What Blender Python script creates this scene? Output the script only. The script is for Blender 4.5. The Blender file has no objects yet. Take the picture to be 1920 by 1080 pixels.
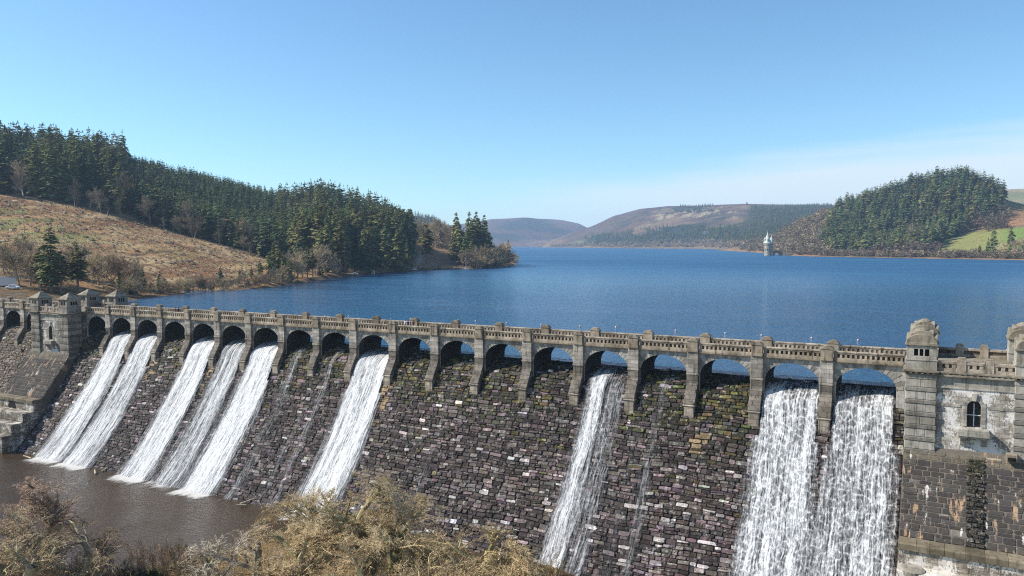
import bpy, bmesh, math, random
import numpy as np
from mathutils import Vector, Matrix
random.seed(7)
DENOISE = False
RNG = np.random.default_rng(11)
SC = bpy.context.scene
COL = SC.collection
rad = math.radians

# ------------------------------------------------------------------ camera geometry (solved from the photograph)
F_PX, YAW, PIT, ROLL = 1465.4, -.5071, .0565, .0036
CAM = np.array([12.925, -111.34, 19.82])
_cy, _sy, _cp, _sp, _cr, _sr = math.cos(YAW), math.sin(YAW), math.cos(PIT), math.sin(PIT), math.cos(ROLL), math.sin(ROLL)
FWD = np.array([_sy * _cp, _cy * _cp, -_sp])
RIGHT0 = np.array([_cy, -_sy, 0.])
UP0 = np.cross(RIGHT0, FWD)
RIGHT = RIGHT0 * _cr - UP0 * _sr
UP = RIGHT0 * _sr + UP0 * _cr

def ray(x, y):
    return FWD + RIGHT * ((x - 960) / F_PX) + UP * ((540 - y) / F_PX)

def at_dist(x, y, d):
    """the point at horizontal distance d along a sight line (used to lay out the survey of the valley)"""
    r = ray(x, y); k = d / math.hypot(r[0], r[1])
    return CAM + r * k

def azim(x):
    r = ray(x, 457); return math.atan2(r[0], r[1])

# ------------------------------------------------------------------ small helpers
def vnoise(x, y, seed=0):
    x = np.asarray(x, float); y = np.asarray(y, float)
    xi = np.floor(x).astype(np.int64); yi = np.floor(y).astype(np.int64)
    xf = x - xi; yf = y - yi
    def h(a, b):
        n = (a * 374761393 + b * 668265263 + seed * 974711) & 0x7fffffff
        n = ((n ^ (n >> 13)) * 1274126177) & 0x7fffffff
        n = (n ^ (n >> 16)) & 0xffff
        return n / 65535.0
    sx = xf * xf * (3 - 2 * xf); sy = yf * yf * (3 - 2 * yf)
    a = h(xi, yi) * (1 - sx) + h(xi + 1, yi) * sx
    b = h(xi, yi + 1) * (1 - sx) + h(xi + 1, yi + 1) * sx
    return a * (1 - sy) + b * sy

def fbm(x, y, oct=4, seed=0):
    s = 0; a = .5; t = 0
    for o in range(oct):
        s = s + a * vnoise(np.asarray(x) * 2 ** o, np.asarray(y) * 2 ** o, seed + o * 17); t += a; a *= .5
    return s / t

def lerp(a, b, t):
    t = np.asarray(t)
    return a + (b - a) * t

def sstep(a, b, x):
    t = np.clip((np.asarray(x, float) - a) / (b - a), 0, 1)
    return t * t * (3 - 2 * t)

def mesh_np(name, V, F3=None, F4=None, col=None, dom='FACE', smooth=False, uv=None, fattr=None):
    V = np.asarray(V, np.float32)
    me = bpy.data.meshes.new(name)
    n3 = 0 if F3 is None else len(F3); n4 = 0 if F4 is None else len(F4)
    loops = np.concatenate([np.asarray(F3, np.int32).ravel() if n3 else np.zeros(0, np.int32),
                            np.asarray(F4, np.int32).ravel() if n4 else np.zeros(0, np.int32)])
    starts = np.concatenate([np.arange(n3, dtype=np.int32) * 3, n3 * 3 + np.arange(n4, dtype=np.int32) * 4])
    me.vertices.add(len(V)); me.vertices.foreach_set('co', V.ravel())
    me.loops.add(len(loops)); me.loops.foreach_set('vertex_index', loops)
    me.polygons.add(n3 + n4); me.polygons.foreach_set('loop_start', starts)
    me.polygons.foreach_set('use_smooth', np.full(n3 + n4, smooth, dtype=bool))
    me.update(calc_edges=True)
    if col is not None:
        c = np.ones((len(col), 4), np.float32); c[:, :3] = np.asarray(col)[:, :3]
        a = me.attributes.new('Col', 'FLOAT_COLOR', dom); a.data.foreach_set('color', c.ravel())
    if uv is not None:
        a = me.attributes.new('flowuv', 'FLOAT_VECTOR', 'POINT')
        u3 = np.zeros((len(V), 3), np.float32); u3[:, :uv.shape[1]] = uv
        a.data.foreach_set('vector', u3.ravel())
    if fattr is not None:
        for k, arr in fattr.items():
            a = me.attributes.new(k, 'FLOAT', 'POINT'); a.data.foreach_set('value', np.asarray(arr, np.float32))
    return me

WL = {}
def link(name, me, mats=None, parent=None, loc=None):
    o = bpy.data.objects.new(name, me)
    COL.objects.link(o)
    if me is not None and mats is not None:
        for m in (mats if isinstance(mats, (list, tuple)) else [mats]):
            me.materials.append(m)
    if parent is not None: o.parent = parent
    if loc is not None: o.location = loc
    return o

def tag(o, label=None, cat=None, group=None, kind=None):
    if label: o['label'] = label
    if cat: o['category'] = cat
    if group: o['group'] = group
    if kind: o['kind'] = kind
    return o

def empty(name, loc, label=None, cat=None, group=None, rz=0):
    o = bpy.data.objects.new(name, None); COL.objects.link(o)
    o.location = loc; o.rotation_euler = (0, 0, rz); o.empty_display_size = .5
    WL[o.name] = np.array(loc, float)
    return tag(o, label, cat, group)

def copy_tree(o, parent=None):
    c = o.copy(); COL.objects.link(c)
    if parent is not None: c.parent = parent
    for ch in list(o.children): copy_tree(ch, c)
    return c

class MB:
    """collects polygons (with one colour each) and links them as ONE mesh object; coordinates are world coordinates"""
    def __init__(s): s.v = []; s.f = []; s.c = []
    def add(s, V, F, col=(1, 1, 1)):
        n = len(s.v); s.v.extend([tuple(map(float, p)) for p in V])
        for f in F: s.f.append([i + n for i in f]); s.c.append(col)
        return s
    def box(s, x0, x1, y0, y1, z0, z1, col=(1, 1, 1), j=0):
        V = [(x, y, z) for z in (z0, z1) for y in (y0, y1) for x in (x0, x1)]
        if j: V = [tuple(c + random.uniform(-j, j) for c in p) for p in V]
        return s.add(V, [(0, 2, 3, 1), (4, 5, 7, 6), (0, 1, 5, 4), (2, 6, 7, 3), (0, 4, 6, 2), (1, 3, 7, 5)], col)
    def prism(s, prof, a0, a1, axis, col=(1, 1, 1)):
        """prof: 2-D outline; axis 'x': (Y,Z) outline swept in X; 'y': (X,Z) swept in Y; 'z': (X,Y) swept in Z"""
        m = {'x': lambda p, a: (a, p[0], p[1]), 'y': lambda p, a: (p[0], a, p[1]), 'z': lambda p, a: (p[0], p[1], a)}[axis]
        n = len(prof)
        A = sum(prof[i][0] * prof[(i + 1) % n][1] - prof[(i + 1) % n][0] * prof[i][1] for i in range(n))
        if (A < 0): prof = prof[::-1]
        V = [m(p, a0) for p in prof] + [m(p, a1) for p in prof]
        flip = axis == 'y'
        F = [tuple(range(n))[::-1], tuple(range(n, 2 * n))] + [(i, (i + 1) % n, n + (i + 1) % n, n + i) for i in range(n)]
        if flip: F = [f[::-1] for f in F]
        return s.add(V, F, col)
    def tube(s, p0, p1, r0, r1, n=8, col=(1, 1, 1)):
        p0 = np.array(p0, float); p1 = np.array(p1, float); d = p1 - p0; d /= np.linalg.norm(d)
        a = np.cross(d, [0, 0, 1.] if abs(d[2]) < .9 else [1., 0, 0]); a /= np.linalg.norm(a); b = np.cross(d, a)
        V = []
        for p, r in ((p0, r0), (p1, r1)):
            for k in range(n):
                t = 2 * math.pi * k / n; V.append(p + r * (a * math.cos(t) + b * math.sin(t)))
        F = [(k, (k + 1) % n, n + (k + 1) % n, n + k) for k in range(n)] + [tuple(range(n))[::-1], tuple(range(n, 2 * n))]
        return s.add(V, F, col)
    def lathe(s, cx, cy, prof, n=24, col=(1, 1, 1)):
        V = []; F = []
        for r, z in prof:
            for k in range(n):
                t = 2 * math.pi * k / n; V.append((cx + r * math.cos(t), cy + r * math.sin(t), z))
        for i in range(len(prof) - 1):
            for k in range(n):
                F.append((i * n + k, i * n + (k + 1) % n, (i + 1) * n + (k + 1) % n, (i + 1) * n + k))
        F.append(tuple(range(n))[::-1]); F.append(tuple(range((len(prof) - 1) * n, len(prof) * n)))
        return s.add(V, F, col)
    def build(s, name, mat, parent=None, bevel=0, smooth=False, origin=None):
        off = np.zeros(3)
        if parent is not None: off = WL[parent.name]
        if origin is not None: off = np.array(origin, float)
        me = bpy.data.meshes.new(name)
        me.from_pydata([tuple(np.array(p) - off) for p in s.v], [], s.f)
        a = me.attributes.new('Col', 'FLOAT_COLOR', 'FACE')
        c = np.ones((len(s.c), 4), np.float32); c[:, :3] = np.array(s.c)[:, :3]
        a.data.foreach_set('color', c.ravel())
        if smooth: me.polygons.foreach_set('use_smooth', [True] * len(me.polygons))
        me.update()
        o = link(name, me, mat, parent)
        if parent is not None: WL[o.name] = off
        elif origin is not None:
            o.location = origin; WL[o.name] = off
        else: WL[o.name] = np.zeros(3)
        if bevel:
            b = o.modifiers.new('bevel', 'BEVEL'); b.width = bevel; b.segments = 1; b.limit_method = 'ANGLE'; b.angle_limit = rad(40)
        return o

# ------------------------------------------------------------------ materials
class NT:
    def __init__(s, name):
        s.m = bpy.data.materials.new(name); s.m.use_nodes = True
        s.t = s.m.node_tree; s.t.nodes.clear()
        s.out = s.t.nodes.new('ShaderNodeOutputMaterial')
    def n(s, kind, **kw):
        nd = s.t.nodes.new('ShaderNode' + kind)
        for k, v in kw.items(): setattr(nd, k, v)
        return nd
    def L(s, a, b): s.t.links.new(a, b)
    def put(s, sock, v):
        if isinstance(v, bpy.types.NodeSocket): s.L(v, sock)
        elif isinstance(v, (tuple, list)):
            v = tuple(v)
            if sock.type == 'RGBA' and len(v) == 3: v = v + (1,)
            sock.default_value = v
        else: sock.default_value = v
    def obj(s): return s.n('TexCoord').outputs['Object']
    def attr(s, name, out='Color'):
        a = s.n('Attribute'); a.attribute_name = name; return a.outputs[out]
    def map(s, v, scale=(1, 1, 1), rot=(0, 0, 0), loc=(0, 0, 0)):
        m = s.n('Mapping'); s.put(m.inputs['Vector'], v); m.inputs['Scale'].default_value = scale
        m.inputs['Rotation'].default_value = rot; m.inputs['Location'].default_value = loc
        return m.outputs[0]
    def noise(s, v, scale=1, detail=4, rough=.55, dist=0, out='Fac'):
        t = s.n('TexNoise'); s.put(t.inputs['Vector'], v); s.put(t.inputs['Scale'], scale)
        t.inputs['Detail'].default_value = detail; t.inputs['Roughness'].default_value = rough; t.inputs['Distortion'].default_value = dist
        return t.outputs[out]
    def voro(s, v, scale=1, feature='F1', out='Distance', rand=1.):
        t = s.n('TexVoronoi'); t.feature = feature; s.put(t.inputs['Vector'], v); t.inputs['Scale'].default_value = scale
        t.inputs['Randomness'].default_value = rand
        return t.outputs[out]
    def rng(s, v, a, b, c=0, d=1, smooth=True):
        m = s.n('MapRange'); m.interpolation_type = 'SMOOTHSTEP' if smooth else 'LINEAR'; s.put(m.inputs[0], v)
        m.inputs[1].default_value = a; m.inputs[2].default_value = b; m.inputs[3].default_value = c; m.inputs[4].default_value = d
        return m.outputs[0]
    def ramp(s, f, stops):
        r = s.n('ValToRGB'); s.put(r.inputs[0], f); e = r.color_ramp.elements
        while len(e) < len(stops): e.new(.5)
        for k, (p, c) in enumerate(stops): e[k].position = p; e[k].color = tuple(c) + (1,) if len(c) == 3 else c
        return r.outputs[0]
    def mix(s, f, a, b, mode='MIX'):
        m = s.n('Mix'); m.data_type = 'RGBA'; m.blend_type = mode; s.put(m.inputs[0], f); s.put(m.inputs[6], a); s.put(m.inputs[7], b)
        return m.outputs[2]
    def math(s, op, a, b=None, c=None, clamp=False):
        m = s.n('Math', operation=op); m.use_clamp = clamp; s.put(m.inputs[0], a)
        if b is not None: s.put(m.inputs[1], b)
        if c is not None: s.put(m.inputs[2], c)
        return m.outputs[0]
    def bump(s, h, strength=.5, dist=.1, normal=None):
        b = s.n('Bump'); s.put(b.inputs['Height'], h); b.inputs['Strength'].default_value = strength; b.inputs['Distance'].default_value = dist
        if normal is not None: s.L(normal, b.inputs['Normal'])
        return b.outputs[0]
    def sep(s, v):
        x = s.n('SeparateXYZ'); s.put(x.inputs[0], v); return x.outputs
    def comb(s, x, y, z=0):
        c = s.n('CombineXYZ'); s.put(c.inputs[0], x); s.put(c.inputs[1], y); s.put(c.inputs[2], z); return c.outputs[0]
    def bsdf(s, col, rough=.8, normal=None, spec=.3, **kw):
        b = s.n('BsdfPrincipled'); s.put(b.inputs['Base Color'], col); s.put(b.inputs['Roughness'], rough)
        s.put(b.inputs['Specular IOR Level'], spec)
        for k, v in kw.items(): s.put(b.inputs[k.replace('_', ' ')], v)
        if normal is not None: s.L(normal, b.inputs['Normal'])
        return b
    def done(s, shader): s.L(shader.outputs[0] if hasattr(shader, 'outputs') else shader, s.out.inputs['Surface']); return s.m

def m_stone(name, c1, c2, joint=None, jscale=(1., 1.), white=0, dark=.5, rough=.85):
    """weathered dressed stone: face colour attribute x blotches, dark streaks, optional ashlar joints and lime stains"""
    n = NT(name); P = n.obj()
    big = n.noise(P, .35, 5, .6); med = n.noise(P, 1.7, 5, .65); fine = n.noise(P, 9, 5, .7)
    c = n.mix(n.rng(big, .35, .68), c1, c2)
    c = n.mix(n.rng(med, .45, .75, 0, .55), c, tuple(x * .45 for x in c2))
    st = n.noise(n.map(P, (2.2, 2.2, .18)), 1, 4, .6)
    c = n.mix(n.rng(st, .5, .72, 0, dark), c, (.045, .042, .036))
    c = n.mix(n.rng(fine, .3, .75, -.25, .3), c, (.5, .47, .42), 'OVERLAY')
    lich = n.noise(P, 2.6, 3, .7)
    c = n.mix(n.rng(lich, .62, .74, 0, .45), c, (.30, .25, .13))
    h = n.math('ADD', n.math('MULTIPLY', med, .6), n.math('MULTIPLY', fine, .4))
    if joint:
        s = n.sep(P)
        b = n.n('TexBrick'); n.put(b.inputs['Vector'], n.comb(n.math('ADD', s[0], s[1]), s[2]))
        b.inputs['Scale'].default_value = 1; b.inputs['Brick Width'].default_value = jscale[0]; b.inputs['Row Height'].default_value = jscale[1]
        b.inputs['Mortar Size'].default_value = .022; b.inputs['Mortar Smooth'].default_value = .3
        b.inputs['Color1'].default_value = (.6, .58, .56, 1); b.inputs['Color2'].default_value = (1.25, 1.2, 1.14, 1); b.inputs['Mortar'].default_value = (.35, .33, .31, 1)
        c = n.mix(.8, c, b.outputs['Color'], 'MULTIPLY')
        h = n.math('SUBTRACT', h, n.math('MULTIPLY', b.outputs['Fac'], .8))
    if white:
        w = n.noise(n.map(P, (5.5, 5.5, 3.2)), 1, 6, .8); w2 = n.noise(P, .5, 3)
        f = n.rng(n.math('ADD', w, n.math('MULTIPLY', n.math('SUBTRACT', w2, .5), .8)), .62 - white * .22, .70 - white * .22)
        c = n.mix(n.math('MULTIPLY', f, .9), c, (.72, .69, .65))
    c = n.mix(1, c, n.attr('Col'), 'MULTIPLY')
    return n.done(n.bsdf(c, rough, n.bump(h, .6, .07), .12))

def m_masonry():
    n = NT('wet_rubble'); P = n.obj()
    col = n.attr('Col')
    f1 = n.noise(P, 3.2, 6, .7); f2 = n.noise(P, 13, 4, .7)
    c = n.mix(n.rng(f1, .35, .7, -.55, .75), col, n.mix(1, col, (2.6, 2.3, 2.25), 'MULTIPLY'))
    c = n.mix(n.rng(f2, .35, .68, .75, 0), c, n.mix(1, c, (.35, .33, .33), 'MULTIPLY'))
    pt = n.noise(P, 1.5, 5, .7, .3)
    c = n.mix(n.math('MULTIPLY', n.rng(pt, .55, .64), n.rng(f2, .35, .6, .25, .8)), c, n.mix(.4, (.46, .42, .40), n.mix(1, col, (5, 5, 5), 'MULTIPLY')))  # pale stone flecks and wet glints, both put into the colour
    damp = n.noise(n.map(P, (.55, .10, .10)), 1, 5, .65)
    c = n.mix(n.rng(damp, .42, .62, .55, 0), c, n.mix(1, c, (.42, .42, .40), 'MULTIPLY'))
    moss = n.noise(P, .8, 4, .6)
    c = n.mix(n.rng(moss, .58, .75, 0, .4), c, (.055, .055, .03))
    h = n.math('ADD', n.math('MULTIPLY', f1, .7), n.math('MULTIPLY', f2, .3))
    return n.done(n.bsdf(c, n.rng(f1, .3, .7, .62, .88), n.bump(h, 1., .14), .2))

def m_ashlar():
    n = NT('dark_ashlar'); P = n.obj(); col = n.attr('Col'); s = n.sep(P)
    f1 = n.noise(P, 1.2, 5, .65); f2 = n.noise(P, 7, 5, .7)
    c = n.mix(n.rng(f1, .35, .7, -.3, .55), col, n.mix(1, col, (1.7, 1.55, 1.35), 'MULTIPLY'))
    c = n.mix(n.rng(f2, .3, .7, .45, 0), c, n.mix(1, c, (.5, .48, .46), 'MULTIPLY'))
    st = n.noise(n.map(P, (1.3, .32, .32)), 1, 5, .65)
    c = n.mix(n.rng(st, .58, .66, 0, .75), c, (.42, .28, .17))
    st2 = n.noise(n.map(P, (.9, .3, .3), loc=(7, 3, 1)), 1, 6, .7)
    c = n.mix(n.rng(st2, .62, .67, 0, .85), c, (.6, .55, .5))
    return n.done(n.bsdf(c, .85, n.bump(n.math('ADD', f1, f2), .5, .05), .12))

def m_water_fall():
    n = NT('falling_water')
    uv = n.attr('flowuv', 'Vector'); fl = n.attr('flow', 'Fac'); lacy = n.attr('lacy', 'Fac')
    s = n.sep(uv)
    wob = n.noise(n.map(uv, (.5, .22, 1)), 1, 3, .5)
    u = n.math('ADD', s[0], n.math('MULTIPLY', wob, .9))
    n0 = n.noise(n.comb(n.math('MULTIPLY', u, .9), n.math('MULTIPLY', s[1], .05)), 1, 4, .6)
    n1 = n.noise(n.comb(n.math('MULTIPLY', u, 3.6), n.math('MULTIPLY', s[1], .13)), 1, 5, .65)
    n2 = n.noise(n.comb(n.math('MULTIPLY', u, 2.1), n.math('MULTIPLY', s[1], 1.0)), 1, 5, .7, .4)
    n3 = n.noise(n.comb(n.math('MULTIPLY', u, 13), n.math('MULTIPLY', s[1], .45)), 1, 4, .7)
    n4 = n.noise(n.comb(n.math('MULTIPLY', u, 6.5), n.math('MULTIPLY', s[1], 2.2)), 1, 4, .7, .5)
    dv = n.noise(n.map(uv, (1.3, 1.0, 1)), 1, 3, .6, out='Color')
    vv = n.mix(.34, n.comb(n.math('MULTIPLY', s[0], 1.7), n.math('MULTIPLY', s[1], 1.6)), dv)
    e = n.voro(vv, 1.0, 'DISTANCE_TO_EDGE')
    lace = n.math('MULTIPLY', n.rng(e, .0, .2, 1, 0), n.math('MULTIPLY', lacy, n.rng(n2, .35, .65, .3, 1.2)))
    def term(x, k): return n.math('MULTIPLY', n.math('SUBTRACT', x, .5), k)
    S = n.math('ADD', n.math('ADD', term(n0, 1.0), term(n1, 2.0)), n.math('ADD', term(n2, .85), n.math('ADD', term(n3, 1.1), term(n4, .55))))
    val = n.math('ADD', n.math('SUBTRACT', n.math('MULTIPLY', fl, 1.15), .5), n.math('ADD', S, n.math('MULTIPLY', lace, .34)))
    al = n.math('MULTIPLY', n.rng(val, -.42, .62, 0, .97), n.rng(fl, .02, .3))
    h = n.math('ADD', n.math('ADD', n1, n.math('MULTIPLY', n2, 1.2)), n.math('ADD', n.math('MULTIPLY', n3, .5), n.math('MULTIPLY', n4, .9)))
    cc = n.mix(n.rng(val, -.2, 1.0), (.30, .305, .31), (.84, .835, .82))
    b = n.bsdf(cc, .55, n.bump(h, .8, .3), .25)
    tr = n.n('BsdfTransparent')
    mx = n.n('MixShader'); n.L(al, mx.inputs[0]); n.L(tr.outputs[0], mx.inputs[1]); n.L(b.outputs[0], mx.inputs[2])
    return n.done(mx)

def m_lake():
    n = NT('lake_water'); P = n.obj()
    w1 = n.noise(n.map(P, (.55, .9, 1), (0, 0, .5)), 1, 3, .6)
    w2 = n.noise(n.map(P, (.05, .09, 1), (0, 0, .4)), 1, 3, .5)
    w3 = n.noise(n.map(P, (.005, .016, 1), (0, 0, .25)), 1, 5, .6)
    h = n.math('ADD', n.math('MULTIPLY', w1, n.rng(w3, .35, .65, .35, 1.25)), n.math('MULTIPLY', w2, 1.2))
    shel = n.rng(n.sep(P)[0], -330, -90, .22, 1.)
    h = n.math('MULTIPLY', h, shel)
    c = n.mix(n.rng(w3, .35, .7), (.013, .068, .148), (.032, .118, .215))
    b = n.bsdf(c, n.rng(n.sep(P)[1], 60, 700, .1, .46), n.bump(h, 1., 1.05), .5, IOR=1.333)
    return n.done(b)

def m_pool():
    n = NT('pool_water'); P = n.obj()
    w1 = n.noise(n.map(P, (.6, 1.9, 1), (0, 0, .35)), 1, 4, .65); w2 = n.noise(P, .06, 4, .6)
    h = n.math('ADD', n.math('MULTIPLY', w1, n.rng(w2, .35, .7, .3, 1.)), 0)
    c = n.mix(n.rng(w2, .4, .66), (.046, .027, .012), (.066, .048, .03))
    return n.done(n.bsdf(c, .12, n.bump(h, .9, .34), .5, IOR=1.333))

def m_ground(name, k=1., fine=1.):
    n = NT(name); P = n.obj(); col = n.attr('Col')
    f1 = n.noise(P, .05 * k, 6, .65); f2 = n.noise(P, .35 * k, 5, .7); f3 = n.noise(P, 1.6 * k, 4, .7)
    c = n.mix(n.rng(f2, .35, .7, -.4, .8), col, n.mix(1, col, (1.75, 1.6, 1.3), 'MULTIPLY'))
    c = n.mix(n.rng(f1, .5, .7, 0, .6), c, n.mix(1, c, (.55, .45, .45), 'MULTIPLY'))
    c = n.mix(n.rng(f3, .3, .6, .8 * fine, 0), c, n.mix(1, c, (.3, .28, .26), 'MULTIPLY'))
    h = n.math('ADD', n.math('MULTIPLY', f2, 1.5), f3)
    return n.done(n.bsdf(c, .95, n.bump(h, .8, .8 / k), .1))

def m_leaf(name, tint=(1, 1, 1), var=.35):
    n = NT(name); col = n.attr('Col'); oi = n.n('ObjectInfo')
    r = n.rng(oi.outputs['Random'], 0, 1, 1 - var, 1 + var, False)
    c = n.mix(1, col, n.comb(n.math('MULTIPLY', r, tint[0]), n.math('MULTIPLY', r, tint[1]), n.math('MULTIPLY', r, tint[2])), 'MULTIPLY')
    d = n.bsdf(c, .75, None, .2)
    tl = n.n('BsdfTranslucent'); n.L(c, tl.inputs[0])
    mx = n.n('MixShader'); mx.inputs[0].default_value = .22; n.L(d.outputs[0], mx.inputs[1]); n.L(tl.outputs[0], mx.inputs[2])
    return n.done(mx)

def m_plain(name, rough=.7, spec=.3, metal=0, k=6., amt=.35):
    n = NT(name); P = n.obj(); col = n.attr('Col'); f = n.noise(P, k, 4, .6)
    c = n.mix(n.rng(f, .3, .7, 0, amt), col, n.mix(1, col, (.55, .53, .5), 'MULTIPLY'))
    return n.done(n.bsdf(c, rough, n.bump(f, .2, .03), spec, Metallic=metal))

def m_glass():
    n = NT('dark_window_glass'); P = n.obj(); f = n.noise(P, 2, 2)
    return n.done(n.bsdf(n.mix(f, (.015, .018, .022), (.03, .034, .04)), .12, None, .5))

M = dict(
    viaduct=m_stone('viaduct_stone', (.43, .40, .36), (.255, .232, .198), True, (1.5, .62), 0, .9),
    arch=m_stone('arch_stone', (.42, .40, .365), (.275, .256, .225), None, (1, 1), 0, .35),
    parapet=m_stone('parapet_stone', (.44, .38, .315), (.22, .182, .14), None, (1, 1), 0, .8),
    tower=m_stone('tower_stone', (.42, .40, .36), (.25, .235, .20), None, (1, 1), 0, .6),
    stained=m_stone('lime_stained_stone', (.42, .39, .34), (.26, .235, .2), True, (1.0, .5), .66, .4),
    stained_dark=m_stone('dark_lime_stained_stone', (.30, .28, .245), (.17, .155, .13), True, (1.0, .5), .42, .7), tower_dark=m_stone('dark_tower_stone', (.31, .29, .255), (.165, .15, .125), None, (1, 1), 0, .8),  # darker versions for the far tower and its terraces
    roof=m_stone('turret_roof_stone', (.30, .27, .22), (.17, .148, .112), None, (1, 1), 0, .6),
    deck=m_stone('roadway_surface', (.30, .285, .26), (.25, .235, .21), None, (1, 1), 0, .1),
    masonry=m_masonry(), ashlar=m_ashlar(), fall=m_water_fall(), lake=m_lake(), pool=m_pool(),
    ground=m_ground('hill_ground'), far=m_ground('far_hill_ground', .12, .6), bank=m_ground('river_bank_ground', 4., 1.),
    needle=m_leaf('conifer_needles'), twig=m_leaf('bare_twigs', (1, 1, 1), .22), brush=m_leaf('dry_brush', (1, 1, 1), .1),
    bark=m_plain('bark', .9, .15, 0, 8, .7), plain=m_plain('painted'), cloth=m_plain('cloth', .9, .1), metal=m_plain('metal_roof', .45, .5, .3, 3, .3),
    copper=m_plain('green_copper', .6, .3, 0, .6, .4), glass=m_glass(), dark=m_plain('dark_opening', .9, .1),
)

# ------------------------------------------------------------------ the dam: profile of the overflow face (Y, Z), lake level Z = 0
def dense(ctrl, step=.25, smooth=3):
    P = np.array(ctrl, float); d = np.r_[0, np.cumsum(np.hypot(*np.diff(P, axis=0).T))]
    s = np.arange(0, d[-1], step); y = np.interp(s, d, P[:, 0]); z = np.interp(s, d, P[:, 1])
    k = np.ones(2 * smooth + 1) / (2 * smooth + 1)
    for a in (y, z):
        pad = np.r_[2 * a[0] - a[smooth:0:-1], a, 2 * a[-1] - a[-2:-smooth - 2:-1]]; a[:] = np.convolve(pad, k, 'valid')
    return y, z
PY, PZ = dense([(6.9, .05), (6., .03), (4.5, -.12), (3, -.45), (1, -1.3), (0, -2.2), (-2.2, -6.3), (-5.5, -11.5), (-10, -17.5), (-15, -23.6), (-18, -26.2), (-21, -28)])
PS = np.r_[0, np.cumsum(np.hypot(np.diff(PY), np.diff(PZ)))]
TY = np.gradient(PY, PS); TZ = np.gradient(PZ, PS); _l = np.hypot(TY, TZ); TY /= _l; TZ /= _l

class Face:
    """a surface swept along X from a (Y,Z) profile; v runs down the slope"""
    def __init__(s, PY, PZ):
        s.y, s.z = np.array(PY, float), np.array(PZ, float)
        s.s = np.r_[0, np.cumsum(np.hypot(np.diff(s.y), np.diff(s.z)))]
        ty, tz = np.gradient(s.y, s.s), np.gradient(s.z, s.s); l = np.hypot(ty, tz); s.ty, s.tz = ty / l, tz / l
    def at(s, u, v, h):
        y = np.interp(v, s.s, s.y); z = np.interp(v, s.s, s.z); ty = np.interp(v, s.s, s.ty); tz = np.interp(v, s.s, s.tz)
        # outward normal of a face that falls towards -Y: (tz, -ty)
        return np.stack([u, y + h * tz, z - h * ty], -1)
SPILL = Face(PY, PZ)

def lay_blocks(face, u0, u1, v0, v1, row, wid, relief, gap, jit, rng, wob=0., split=.0):
    """rows of individual stones; returns (k,4) u0,u1,v0,v1 and a height each"""
    B = []
    v = v0
    while v < v1:
        h = rng.uniform(*row); h = min(h, v1 - v) if v1 - v - h > .25 else v1 - v
        u = u0 - rng.uniform(0, wid[1] * .5)
        while u < u1:
            w = rng.uniform(*wid) * (1.35 if rng.random() < .12 else 1)
            a, b = max(u, u0), min(u + w, u1)
            if b - a > .18:
                if rng.random() < split and h > .5:
                    k = rng.uniform(.35, .65)
                    B.append((a, b, v, v + h * k)); B.append((a, b, v + h * k, v + h))
                else: B.append((a, b, v, v + h))
            u += w
        v += h
    B = np.array(B)
    H = rng.uniform(relief[0], relief[1], len(B))
    return B, H

def blocks_mesh(face, B, H, gap, jit, rng, wob=0, tilt=.5):
    n = len(B); uc = (B[:, 0] + B[:, 1]) / 2; vc = (B[:, 2] + B[:, 3]) / 2; hw = (B[:, 1] - B[:, 0]) / 2 - gap; hh = (B[:, 3] - B[:, 2]) / 2 - gap
    ring = np.array([(-1, -1), (0, -1), (1, -1), (1, 0), (1, 1), (0, 1), (-1, 1), (-1, 0)], float)
    base = ring[None] + rng.uniform(-jit, jit, (n, 8, 2)) * .6
    corner = np.array([1, 0, 1, 0, 1, 0, 1, 0])[None, :, None]
    base = base * (1 - corner * rng.uniform(0, .12, (n, 8, 1)))
    top = base * (1 - rng.uniform(.06, .20, (n, 8, 1))) + rng.uniform(-jit, jit, (n, 8, 2)) * .4
    tx = rng.normal(0, tilt, (n, 1)); ty = rng.normal(0, tilt, (n, 1))
    ht = H[:, None] * (1 + tx * top[:, :, 0] * .4 + ty * top[:, :, 1] * .5) + rng.uniform(-.1, .1, (n, 8)) * H[:, None]
    hc = H * (1.05 + rng.uniform(-.05, .3, n))
    def P(r, h):
        u = uc[:, None] + r[:, :, 0] * hw[:, None]; v = vc[:, None] + r[:, :, 1] * hh[:, None]
        if wob: v = v + (fbm(u * .2, v * .2, 3, 5) - .5) * wob
        return face.at(u, v, h)
    c = np.zeros((n, 1, 2)) + rng.uniform(-.3, .3, (n, 1, 2))
    mid = top * rng.uniform(.45, .7, (n, 8, 1)) + rng.uniform(-jit, jit, (n, 8, 2)) * .5
    hm = H[:, None] * (1.0 + tx * mid[:, :, 0] * .4 + ty * mid[:, :, 1] * .5 + rng.normal(0, .05 + tilt * .16, (n, 8)))
    V = np.concatenate([P(base, np.full((n, 8), -.06)), P(top, ht), P(mid, hm), P(c, hc[:, None])], 1).reshape(-1, 3)
    off = (np.arange(n) * 25)[:, None, None]
    k = np.arange(8); k2 = (k + 1) % 8
    q = np.concatenate([np.stack([k, k2, k2 + 8, k + 8], -1), np.stack([k + 8, k2 + 8, k2 + 16, k + 16], -1)])[None] + off
    t = np.stack([k + 16, k2 + 16, np.full(8, 24)], -1)[None] + off
    return V, t.reshape(-1, 3), q.reshape(-1, 4)

XR, XL = 8.85, -164.1           # the overflow runs between the two towers
PITCH = 9.1
def pier_r(k): return -PITCH * (k - 1) + .1
FLOW = {1: .62, 2: .7, 5: .45, 10: 1., 13: 1., 14: .5, 15: .95, 17: .85, 18: .95}

dam = empty('dam', (-78, 0, -25), 'long stone masonry dam with an arched roadway and a dark rubble overflow face', 'dam')

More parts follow.
